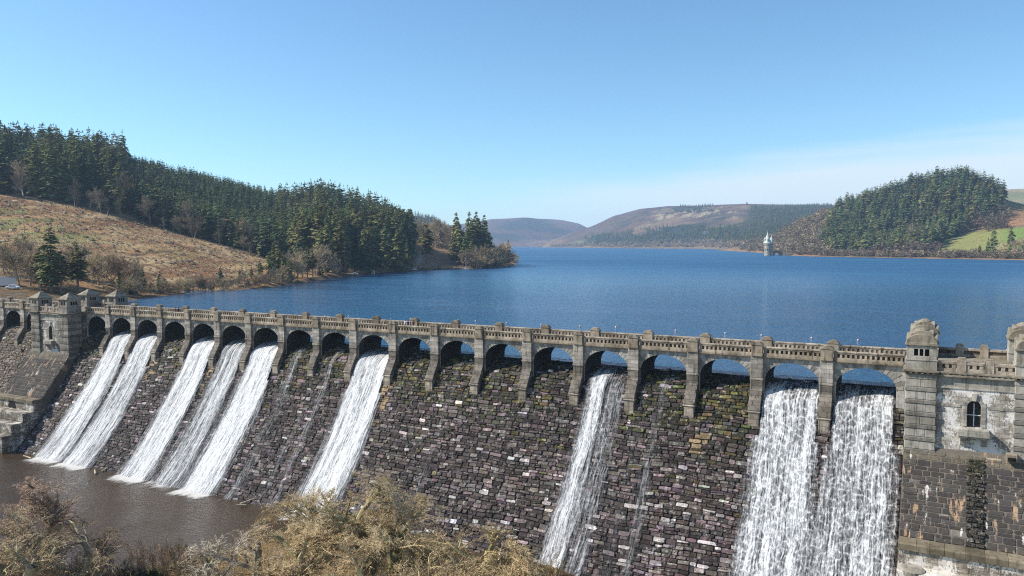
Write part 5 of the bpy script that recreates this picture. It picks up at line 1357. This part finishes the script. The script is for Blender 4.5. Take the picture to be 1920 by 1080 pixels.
# ------------------------------------------------------------------ people on the roadway
def person(P, rz, jacket, legs, label, group, step=.0, h=1.74):
    e = empty('person', tuple(P), label, 'person', group, rz)
    J = [(0, 0, .95), (0, 0, 1.2), (0, 0, 1.42), (0, 0, 1.53), (0, .02, 1.66), (-.09, 0, .9), (-.10, step, .5), (-.1, step * 1.4, .06), (-.1, step * 1.4 + .14, .03), (.09, 0, .9), (.10, -step, .5), (.1, -step * 1.6, .08), (.1, -step * 1.6 + .14, .04), (-.2, 0, 1.4), (-.25, -step * .5, 1.13), (-.25, step * .2 + .08, .88), (.2, 0, 1.4), (.25, step * .5, 1.13), (.25, -step * .2 + .08, .88)]
    E_ = [(0, 1), (1, 2), (2, 3), (3, 4), (0, 5), (5, 6), (6, 7), (7, 8), (0, 9), (9, 10), (10, 11), (11, 12), (2, 13), (13, 14), (14, 15), (2, 16), (16, 17), (17, 18)]
    Rr = [(.16, .12), (.16, .11), (.15, .1), (.06, .06), (.1, .12), (.1, .1), (.07, .07), (.05, .05), (.045, .03), (.1, .1), (.07, .07), (.05, .05), (.045, .03), (.065, .065), (.05, .05), (.035, .03), (.065, .065), (.05, .05), (.035, .03)]
    me = bpy.data.meshes.new('body'); me.from_pydata(J, E_, []); o = link('body', me, None, e)
    s = o.modifiers.new('s', 'SKIN')
    for v, r in zip(me.skin_vertices[0].data, Rr): v.radius = r
    me.skin_vertices[0].data[0].use_root = True
    sb_ = o.modifiers.new('u', 'SUBSURF'); sb_.levels = 1; sb_.render_levels = 1
    dg = bpy.context.evaluated_depsgraph_get(); ev = o.evaluated_get(dg); m2 = bpy.data.meshes.new_from_object(ev); o.modifiers.clear(); o.data = m2
    zc = np.array([p.center[2] for p in m2.polygons]); xc = np.array([abs(p.center[0]) for p in m2.polygons])
    c = np.ones((len(zc), 4), np.float32); c[:, :3] = np.where((zc > 1.5)[:, None], (.45, .28, .2), np.where((zc > .9)[:, None], jacket, np.where((zc > .09)[:, None], legs, (.05, .04, .04))))
    c[(zc < .93) & (xc > .2), :3] = (.45, .28, .2)
    a = m2.attributes.new('Col', 'FLOAT_COLOR', 'FACE'); a.data.foreach_set('color', c.ravel()); m2.materials.clear(); m2.materials.append(M['cloth']); m2.polygons.foreach_set('use_smooth', [True] * len(zc))
    b = MB(); b.lathe(0, .0, [(.085, 1.62), (.115, 1.68), (.11, 1.75), (.05, 1.795), (.01, 1.8)], 10, (.08, .055, .035)); hr = b.build('hair', M['cloth'], None, smooth=True); hr.parent = e
    e.scale = (h / 1.8,) * 3
    return e
def on_deck(px, y): # where a bearing meets the roadway line at depth y
    r = ray(px, 600); k = (y - CAM[1]) / r[1]; p = CAM + r * k; return np.array([p[0], y, 4.06])
g = 'walkers grouped by the far parapet at mid dam'
for px, y, rz, j, l, lab in ((759, 5.9, 2.4, (.6, .6, .62), (.06, .07, .12), 'person in a pale grey jacket, standing slightly apart from the mid-dam group'), (765, 5.7, 1.2, (.05, .08, .2), (.04, .04, .05), 'person in navy blue walking among the mid-dam group'), (770, 6.0, -1., (.30, .05, .07), (.05, .06, .1), 'person in a dark red jacket at the middle of the mid-dam group'), (775, 5.8, .6, (.06, .06, .07), (.10, .1, .13), 'person in black closest to the parapet pier, mid-dam group')):
    person(on_deck(px, y), rz, j, l, lab, g, .12)
g = 'walkers near the pyramid-roofed tower'
for px, y, rz, j, l, lab in ((330, 5.6, 1.6, (.25, .06, .05), (.05, .05, .08), 'person in a russet jacket walking on the dam near the pyramid-roofed tower'), (335, 5.9, 1.6, (.05, .05, .06), (.08, .08, .1), 'person in dark clothes walking beside the russet jacket'), (211, 5.0, 2.6, (.5, .45, .4), (.1, .1, .14), 'person in a beige coat by the doorway of a back turret')):
    person(on_deck(px, y), rz, j, l, lab, g, .12)

# ------------------------------------------------------------------ foreground: bare trees, shrubs and grass on the river bank
rfg = np.random.default_rng(91)
OLIVE, GOLD, RED, GREY = (.40, .312, .18), (.43, .325, .182), (.42, .30, .21), (.37, .315, .24)
def big_bare(seed, h, spread, cw, ct, name, P, label, group=None, want=None, nl=(8, 8, 8, 7, 4), forks=1, cat='bare tree', wide=1.4):
    rng = np.random.default_rng(seed)
    LV = [lv(5, .07, .03, .55, nl[0], .3, 35, 78, spread, .6, .12), lv(5, .16, .05, .35, nl[1], .22, 28, 60, .56, .55, .12), lv(4, .2, .04, .35, nl[2], .15, 28, 62, .58, .5, .1), lv(3, .2, .03, .4, nl[3], .15, 25, 60, .55, .6, .08), lv(3, .22, .02, .5, nl[4], .1, 25, 60, .6, .7, .05), lv(2, .25, .0, .5)]
    PP = np.array([(rng.normal(0, .4) * (forks > 1), rng.normal(0, .4) * (forks > 1), -.4) for _ in range(forks)]); D = rng.normal(0, .1 if forks == 1 else .35, (forks, 3)); D[:, 2] = 1; D /= np.linalg.norm(D, axis=1, keepdims=True)
    crown, trunk = bare_mesh(name, rng, LV, PP, D, np.full(forks, h * .42), np.full(forks, h * (.03 if forks == 1 else .017)), np.array(cw) * 1.55, np.array(ct) * 1.4, 3, (9, 7, 5, 4, 3, 3), .0078, .5)
    co = np.zeros(len(crown.vertices) * 3, np.float32); crown.vertices.foreach_get('co', co); co = co.reshape(-1, 3)
    cx, cy = co[:, 0].mean(), co[:, 1].mean(); zz = np.percentile(co[:, 2], 93); Rm = np.percentile(np.hypot(co[:, 0] - cx, co[:, 1] - cy), 98) * 1.25
    for me_ in (crown, trunk):          # wind-trimmed, rounded crown
        c_ = np.zeros(len(me_.vertices) * 3, np.float32); me_.vertices.foreach_get('co', c_); c_ = c_.reshape(-1, 3)
        D_ = zz * np.sqrt(np.clip(1 - (np.hypot(c_[:, 0] - cx, c_[:, 1] - cy) / Rm) ** 2, .15, 1)) * (1 + .16 * (fbm(c_[:, 0] * .5 + seed, c_[:, 1] * .5, 2, seed) - .5)); lo_ = .66 * D_; hi_ = 1.3 * D_ - lo_
        c_[:, 2] = np.where(c_[:, 2] > lo_, lo_ + hi_ * (1 - np.exp(-np.maximum(c_[:, 2] - lo_, 0) / hi_)), c_[:, 2]); me_.vertices.foreach_set('co', c_.ravel()); me_.update()
        if me_ is crown: co = c_
    a_ = rng.uniform(0, 6.28); s = h / zz; k_ = s * wide; P = np.array(P, float); P[0] -= k_ * (cx * math.cos(a_) - cy * math.sin(a_)); P[1] -= k_ * (cx * math.sin(a_) + cy * math.cos(a_)); P[2] = float(floor_z(P[0], P[1]))
    if want is not None:      # grow until the dense top of the crown reaches its surveyed height
        X = P[0] + k_ * (co[:, 0] * math.cos(a_) - co[:, 1] * math.sin(a_)); Y = P[1] + k_ * (co[:, 0] * math.sin(a_) + co[:, 1] * math.cos(a_))
        for _ in range(6):
            d3 = np.stack([X, Y, P[2] + s * co[:, 2]], -1) - CAM; dep = d3 @ FWD; sx = 960 + F_PX * (d3 @ RIGHT) / dep; sy = 540 - F_PX * (d3 @ UP) / dep
            near_ = abs(sx - np.median(sx)) < 60; y_ = np.percentile(sy[near_], 3.5); i_ = np.argmin(abs(sy - y_) + 1e3 * ~near_); s *= 1 + (y_ - want[1]) / F_PX * dep[i_] / max(s * co[i_, 2], 2)
    e = empty(name, tuple(P), label, cat, group, a_); e.scale = (k_, k_, s)
    link('trunk', trunk, None, e); link('crown', crown, None, e); return e
def fg(px, d): r = ray(px, 1000); k = d / math.hypot(r[0], r[1]); p = CAM + r * k; return np.array([p[0], p[1], float(floor_z(p[0], p[1]))])
def fg_tree(px, d, ytop, seed, spread, cw, ct, label, **kw):
    P = fg(px, d); h = at_dist(px, ytop, d)[2] - P[2]; return big_bare(seed, h, spread, cw, ct, 'bare_tree', P, label, want=(px, ytop), **kw)
fg_tree(635, 94, 918, 1, .80, (.22, .19, .10), OLIVE, 'largest olive-twigged bare tree in front of the broad white fall', wide=1.4)
fg_tree(735, 90, 948, 2, .82, (.24, .20, .10), OLIVE, 'spreading olive bare tree covering the foot of the dry rubble face', wide=1.2)
fg_tree(690, 82, 1010, 7, .8, (.3, .25, .15), GOLD, 'pale-limbed bare tree in front of the two largest ones')
fg_tree(560, 88, 992, 8, .8, (.26, .22, .13), OLIVE, 'bare tree on the pool side of the largest bare tree')
fg_tree(455, 96, 985, 3, .78, (.27, .24, .18), GREY, 'grey-twigged bare tree standing between the pool and the big bare trees', nl=(6, 7, 7, 5, 3))
fg_tree(395, 98, 1015, 9, .78, (.25, .22, .16), GREY, 'smallest grey bare tree leaning over the pool edge', nl=(6, 6, 6, 5, 3))
fg_tree(870, 84, 985, 4, .74, (.32, .26, .12), GOLD, 'golden bare tree before the bright lower stones of the dam', nl=(6, 7, 7, 5, 3))
fg_tree(955, 80, 1022, 5, .78, (.26, .2, .1), GOLD, 'low golden bare tree next to the twin strand waterfall', nl=(6, 7, 7, 5, 3))
fg_tree(810, 78, 1030, 10, .8, (.28, .22, .1), GOLD, 'low golden bare tree between the larger ones at the picture foot', nl=(6, 7, 7, 5, 3))
fg_tree(70, 116, 905, 6, .60, (.2, .15, .11), RED, 'reddish bare tree reaching highest over the pool corner', nl=(8, 8, 7, 5, 3))
fg_tree(15, 108, 955, 12, .66, (.24, .2, .13), OLIVE, 'pale olive bare tree at the very corner of the picture', nl=(8, 8, 7, 5, 3))
fg_tree(105, 104, 975, 13, .62, (.2, .16, .11), (.235, .17, .10), 'thin brown bare tree with twin dark trunks by the pool', nl=(7, 7, 7, 5, 3), forks=2)
fg_tree(50, 98, 1010, 14, .66, (.22, .18, .11), OLIVE, 'low olive bare tree under the reddish one', nl=(7, 7, 7, 5, 3))
def shrub(px, d, h, seed, c1, c2, label, group, forks=9, name='shrub'):
    P = fg(px, d); rng = np.random.default_rng(seed)
    LV = [lv(4, .1, .06, .4, 7, .2, 15, 40, .5, .6, .2), lv(3, .14, .05, .4, 6, .2, 18, 45, .55, .6, .15), lv(3, .18, .04, .5, 5, .1, 18, 45, .6, .7, .1), lv(2, .2, .0, .5)]
    PP = np.stack([rng.normal(0, h * .35, forks), rng.normal(0, h * .35, forks), np.full(forks, -.2)], -1); D = rng.normal(0, .28, (forks, 3)); D[:, 2] = 1; D /= np.linalg.norm(D, axis=1, keepdims=True)
    crown, trunk = bare_mesh(name, rng, LV, PP, D, np.full(forks, h * .7), np.full(forks, h * .012), np.array(c1) * 1.2, np.array(c2) * 1.3, 1, (5, 4, 3, 3), .011, .3)
    e = empty(name, tuple(P), label, 'shrub', group, rng.uniform(0, 6)); link('woody_stock', trunk, None, e); link('crown', crown, None, e); return e
rs = np.random.default_rng(5)
for i, px in enumerate((170, 195, 222, 250, 275, 300, 325)):
    shrub(px, 109 + rs.uniform(-3, 2), rs.uniform(3.6, 5.2), 200 + i, (.2, .15, .1), lerp(np.array(RED), np.array((.28, .2, .13)), rs.random()), 'reddish leafless shrub lining the near edge of the pool', 'reddish pool-edge shrubs')
shrub(141, 110, 4.2, 231, (.14, .12, .09), (.2, .165, .1), 'upright brown shrub with a fan of bare stems behind the post', None, 12)
for i, (px, d) in enumerate(((345, 105), (415, 100), (365, 109), (390, 107), (325, 112), (1010, 100), (1030, 101), (985, 99), (1022, 98), (960, 98), (1000, 96))):
    shrub(px, d, rs.uniform(2.4, 4.2), 260 + i, (.24, .18, .08), GOLD if i % 2 else (.22, .17, .085), 'low golden-brown shrub filling gaps under the foreground trees', 'golden undergrowth shrubs')
def leafy(px, d, h, seed, label):
    P = fg(px, d); rng = np.random.default_rng(seed); n = 2600
    th = rng.uniform(0, 6.28, n); cz = rng.random(n); lump = np.array([(rng.normal(0, h * .45), rng.normal(0, h * .35), rng.uniform(.35, .75) * h) for _ in range(7)]); k = rng.integers(7, size=n)
    dv = rng.normal(0, 1, (n, 3)); dv /= np.linalg.norm(dv, axis=1, keepdims=True); c = lump[k] + dv * (h * .34 * rng.uniform(.55, 1., n))[:, None]; c[:, 2] = np.maximum(c[:, 2], .05)
    u = rng.normal(0, 1, (n, 3)); u /= np.linalg.norm(u, axis=1, keepdims=True); v = np.cross(u, rng.normal(0, 1, (n, 3))); v /= np.linalg.norm(v, axis=1, keepdims=True)
    V = np.stack([c - u * .13, c + v * .06, c + u * .13, c - v * .06], 1).reshape(-1, 3); col = np.array((.045, .062, .022)) * rng.uniform(.6, 1.5, (n, 1))
    e = empty('evergreen_bush', tuple(P), label, 'bush'); link('leaves', mesh_np('leaves', V, None, np.arange(4 * n).reshape(-1, 4), col), M['brush'], e)
    b = MB(); b.lathe(0, 0, [(.09, -.3), (.07, .3), (.03, h * .7)], 6, (.12, .09, .06))
    st = b.build('stem', M['bark'], None); st.parent = e
leafy(247, 108, 2.4, 1, 'dark green rounded bush on the near bank below the reddish shrubs')
leafy(282, 106.5, 1.9, 2, 'smaller dark green bush beside the rounded one on the near bank')
P = fg(163, 112.5); e = empty('lamp_post', tuple(P), 'slim dark post with a white globe top on the near river bank', 'lamp post'); b = MB(); b.lathe(P[0], P[1], [(.12, P[2] - .3), (.1, P[2] + .5), (.05, P[2] + .6), (.045, P[2] + 2.7)], 10, (.06, .06, .06)); b.build('pole', M['plain'], e)
b = MB(); b.lathe(P[0], P[1], [(.05, P[2] + 2.7), (.2, P[2] + 2.8), (.25, P[2] + 3.02), (.17, P[2] + 3.22), (.02, P[2] + 3.28)], 12, (.8, .8, .82)); b.build('globe', M['plain'], e, smooth=True)
# dry grass
n = 26000; gxp = rfg.uniform(-118, -8, n); gyp = rfg.uniform(-66, -17.5, n); gz = floor_z(gxp, gyp); ok = gz > -24.6; gxp, gyp, gz = gxp[ok], gyp[ok], gz[ok]; n = len(gz)
hh = rfg.uniform(.35, 1.0, n); a = rfg.uniform(0, 6.28, n); ln = rfg.normal(0, .3, (n, 2)); w = .05
B0 = np.stack([gxp, gyp, gz - .05], -1); sd = np.stack([np.cos(a) * w, np.sin(a) * w, np.zeros(n)], -1); top = B0 + np.stack([ln[:, 0] * hh, ln[:, 1] * hh, hh], -1)
V = np.stack([B0 - sd, B0 + sd, top], 1).reshape(-1, 3); c = lerp(np.array((.30, .22, .10)), np.array((.16, .15, .055)), rfg.random((n, 1))) * rfg.uniform(.7, 1.2, (n, 1))
tag(link('grass', mesh_np('grass', V, np.arange(3 * n).reshape(-1, 3), None, c), M['brush']), kind='stuff')
# driftwood logs on the dam foot
for i, (px, py, L_) in enumerate(((1393 / 3, 820 + 365 / 3 - 1, 2.6), (595 / 3, 820 + 180 / 3, 2.4), (535 / 3, 820 + 197 / 3, 2.0), (130 / 3, 820 + 118 / 3, 2.2), (1325 / 3, 820 + 395 / 3, 1.6))):
    r = ray(px, py); P = CAM + r * ((-24.75 - CAM[2]) / r[2]); P[1] = max(P[1], -19); a = 1.2 + i * .7; d = np.array([math.cos(a), math.sin(a), .15]) * L_ / 2
    b = MB(); b.tube(P - d + (0, 0, .1), P + d + (0, 0, .1), .17, .1, 8, (.62, .5, .33)); b.tube(P + d * .3 + (0, 0, .1), P + d * .3 + np.array([-d[1], d[0], .3]) * .45 + (0, 0, .1), .06, .03, 6, (.58, .46, .3))
    tag(b.build('driftwood_log', M['bark'], None, origin=P), 'pale driftwood log stranded along the foot of the dam', 'log', 'driftwood at the dam foot')

# churned foam where the falls meet the pool
def m_foam():
    n = NT('pool_foam'); P = n.obj(); f = n.attr('flow', 'Fac')
    a = n.noise(n.map(P, (1.1, .5, 1), (0, 0, .3)), 1, 6, .75, .6); b2 = n.noise(n.map(P, (.3, .16, 1)), 1, 3)
    al = n.math('MULTIPLY', n.rng(n.math('ADD', n.math('ADD', a, n.math('MULTIPLY', b2, .5)), n.math('MULTIPLY', f, .75)), 1.02, 1.4, 0, .85), n.rng(f, 0, .1))
    d = n.bsdf((.62, .6, .56), .7, None, .2); tr = n.n('BsdfTransparent'); mx = n.n('MixShader')
    n.L(al, mx.inputs[0]); n.L(tr.outputs[0], mx.inputs[1]); n.L(d.outputs[0], mx.inputs[2]); return n.done(mx)
ux = np.arange(-163, -80, .4); vy = np.arange(-26, -15.4, .4); FX, FY = np.meshgrid(ux, vy, indexing='ij'); ff = np.zeros_like(FX)
for bay, s_ in ((18, .9), (17, .9), (15, .9), (14, .6), (13, .9), (10, 1.), (12, .25), (11, .25)):
    xa, xb = pier_r(bay) - .3, pier_r(bay - 1) - 1.4
    ff = np.maximum(ff, s_ * sstep(xa - 1.5, xa + 1, FX) * sstep(xb + 1.5, xb - 1, FX) * sstep(-24.5, -17.6, FY) ** 1.6)
nx_, ny_ = FX.shape; i = np.arange(nx_ - 1)[:, None] * ny_ + np.arange(ny_ - 1)[None]
fo = link('foam', mesh_np('foam', np.stack([FX, FY, np.full_like(FX, -24.985)], -1).reshape(-1, 3), None, np.stack([i, i + ny_, i + ny_ + 1, i + 1], -1).reshape(-1, 4), None, fattr=dict(flow=ff.ravel())), m_foam()); fo['kind'] = 'stuff'

# ------------------------------------------------------------------ air
b = MB(); b.box(-4300, 3300, -560, 7750, -45, 300); hz = b.build('haze', None, None); hz.data.materials.clear()
hm = bpy.data.materials.new('haze_air'); hm.use_nodes = True; nt = hm.node_tree; nt.nodes.clear(); out = nt.nodes.new('ShaderNodeOutputMaterial'); pv = nt.nodes.new('ShaderNodeVolumePrincipled')
pv.inputs['Color'].default_value = (.52, .73, 1., 1); pv.inputs['Density'].default_value = HAZE = 8.5e-5; pv.inputs['Anisotropy'].default_value = .2
nt.links.new(pv.outputs[0], out.inputs['Volume']); hz.data.materials.append(hm); hz['kind'] = 'stuff'

# ------------------------------------------------------------------ sky, sun, camera
SUN = np.array([-.704, -.328, .629])
w = bpy.data.worlds.new('World'); SC.world = w; w.use_nodes = True; nt = w.node_tree; nt.nodes.clear()
out = nt.nodes.new('ShaderNodeOutputWorld'); w.cycles.sampling_method = 'NONE'; bg = nt.nodes.new('ShaderNodeBackground'); sky = nt.nodes.new('ShaderNodeTexSky')
sky.sky_type = 'NISHITA'; sky.sun_disc = False; sky.sun_elevation = math.asin(SUN[2]); sky.sun_rotation = math.atan2(SUN[0], SUN[1]); sky.air_density = 1.; sky.dust_density = .15; sky.ozone_density = 2.4; sky.altitude = 250
bg.inputs['Strength'].default_value = .107
# thin high cirrus low over the opposite shore
tc = nt.nodes.new('ShaderNodeTexCoord'); sp = nt.nodes.new('ShaderNodeSeparateXYZ'); nt.links.new(tc.outputs['Generated'], sp.inputs[0])
def mth(op, a, b=None, cl=False):
    m = nt.nodes.new('ShaderNodeMath'); m.operation = op; m.use_clamp = cl
    for i, v in enumerate((a, b)):
        if v is None: continue
        if isinstance(v, (int, float)): m.inputs[i].default_value = v
        else: nt.links.new(v, m.inputs[i])
    return m.outputs[0]
az = mth('ARCTAN2', sp.outputs[0], sp.outputs[1]); el = mth('ARCSINE', sp.outputs[2])
edge_ = mth('ADD', mth('MULTIPLY', az, .085), .133)          # upper rim of the veil climbs towards the opposite shore
mp = nt.nodes.new('ShaderNodeMapping'); mp.inputs['Scale'].default_value = (2.5, 2.5, 22); nt.links.new(tc.outputs['Generated'], mp.inputs[0])
nz = nt.nodes.new('ShaderNodeTexNoise'); nz.inputs['Scale'].default_value = 1.6; nz.inputs['Detail'].default_value = 5; nt.links.new(mp.outputs[0], nz.inputs['Vector'])
below = mth('ADD', mth('DIVIDE', mth('SUBTRACT', edge_, el), .03), mth('MULTIPLY', mth('SUBTRACT', nz.outputs[0], .5), 2.2), False)
mr = nt.nodes.new('ShaderNodeMapRange'); mr.interpolation_type = 'SMOOTHSTEP'; nt.links.new(below, mr.inputs[0]); mr.inputs[1].default_value = 0; mr.inputs[2].default_value = 1.6; mr.inputs[3].default_value = 0; mr.inputs[4].default_value = .8
mr2 = nt.nodes.new('ShaderNodeMapRange'); mr2.interpolation_type = 'SMOOTHSTEP'; nt.links.new(az, mr2.inputs[0]); mr2.inputs[1].default_value = -.75; mr2.inputs[2].default_value = -.2
mx = nt.nodes.new('ShaderNodeMix'); mx.data_type = 'RGBA'; nt.links.new(mth('MULTIPLY', mr.outputs[0], mr2.outputs[0]), mx.inputs[0]); tn = nt.nodes.new('ShaderNodeMix'); tn.data_type = 'RGBA'; tn.blend_type = 'MULTIPLY'; tn.inputs[0].default_value = 1; nt.links.new(sky.outputs[0], tn.inputs[6]); tn.inputs[7].default_value = (.755, .975, 1.06, 1)
nt.links.new(tn.outputs[2], mx.inputs[6]); mx.inputs[7].default_value = (5.4, 5.9, 6.3, 1)
nt.links.new(mx.outputs[2], bg.inputs[0]); nt.links.new(bg.outputs[0], out.inputs[0])
sl = bpy.data.lights.new('sun', 'SUN'); sl.energy = 5.0; sl.angle = rad(.5); sl.color = (1, .95, .87); so = bpy.data.objects.new('sun', sl); COL.objects.link(so)
so.rotation_euler = Vector(-SUN).to_track_quat('-Z', 'Y').to_euler(); so.location = (-200, -150, 200)
cd = bpy.data.cameras.new('camera'); co = bpy.data.objects.new('camera', cd); COL.objects.link(co); cd.sensor_width = 36; cd.lens = F_PX / 1920 * 36; cd.clip_start = .5; cd.clip_end = 30000
co.matrix_world = Matrix(((RIGHT[0], UP[0], -FWD[0], CAM[0]), (RIGHT[1], UP[1], -FWD[1], CAM[1]), (RIGHT[2], UP[2], -FWD[2], CAM[2]), (0, 0, 0, 1)))
SC.camera = co
SC.view_settings.view_transform = 'Standard'; SC.view_settings.look = 'None'; SC.view_settings.exposure = .6; SC.view_settings.gamma = 1
SC.render.resolution_x, SC.render.resolution_y = 1024, 576
SC.cycles.filter_width = 1.15; SC.cycles.use_denoising = DENOISE; SC.cycles.use_adaptive_sampling = False; SC.cycles.sampling_pattern = 'BLUE_NOISE'; SC.cycles.max_bounces = 6; SC.cycles.transparent_max_bounces = 12; SC.cycles.volume_bounces = 1; SC.cycles.sample_clamp_indirect = 4
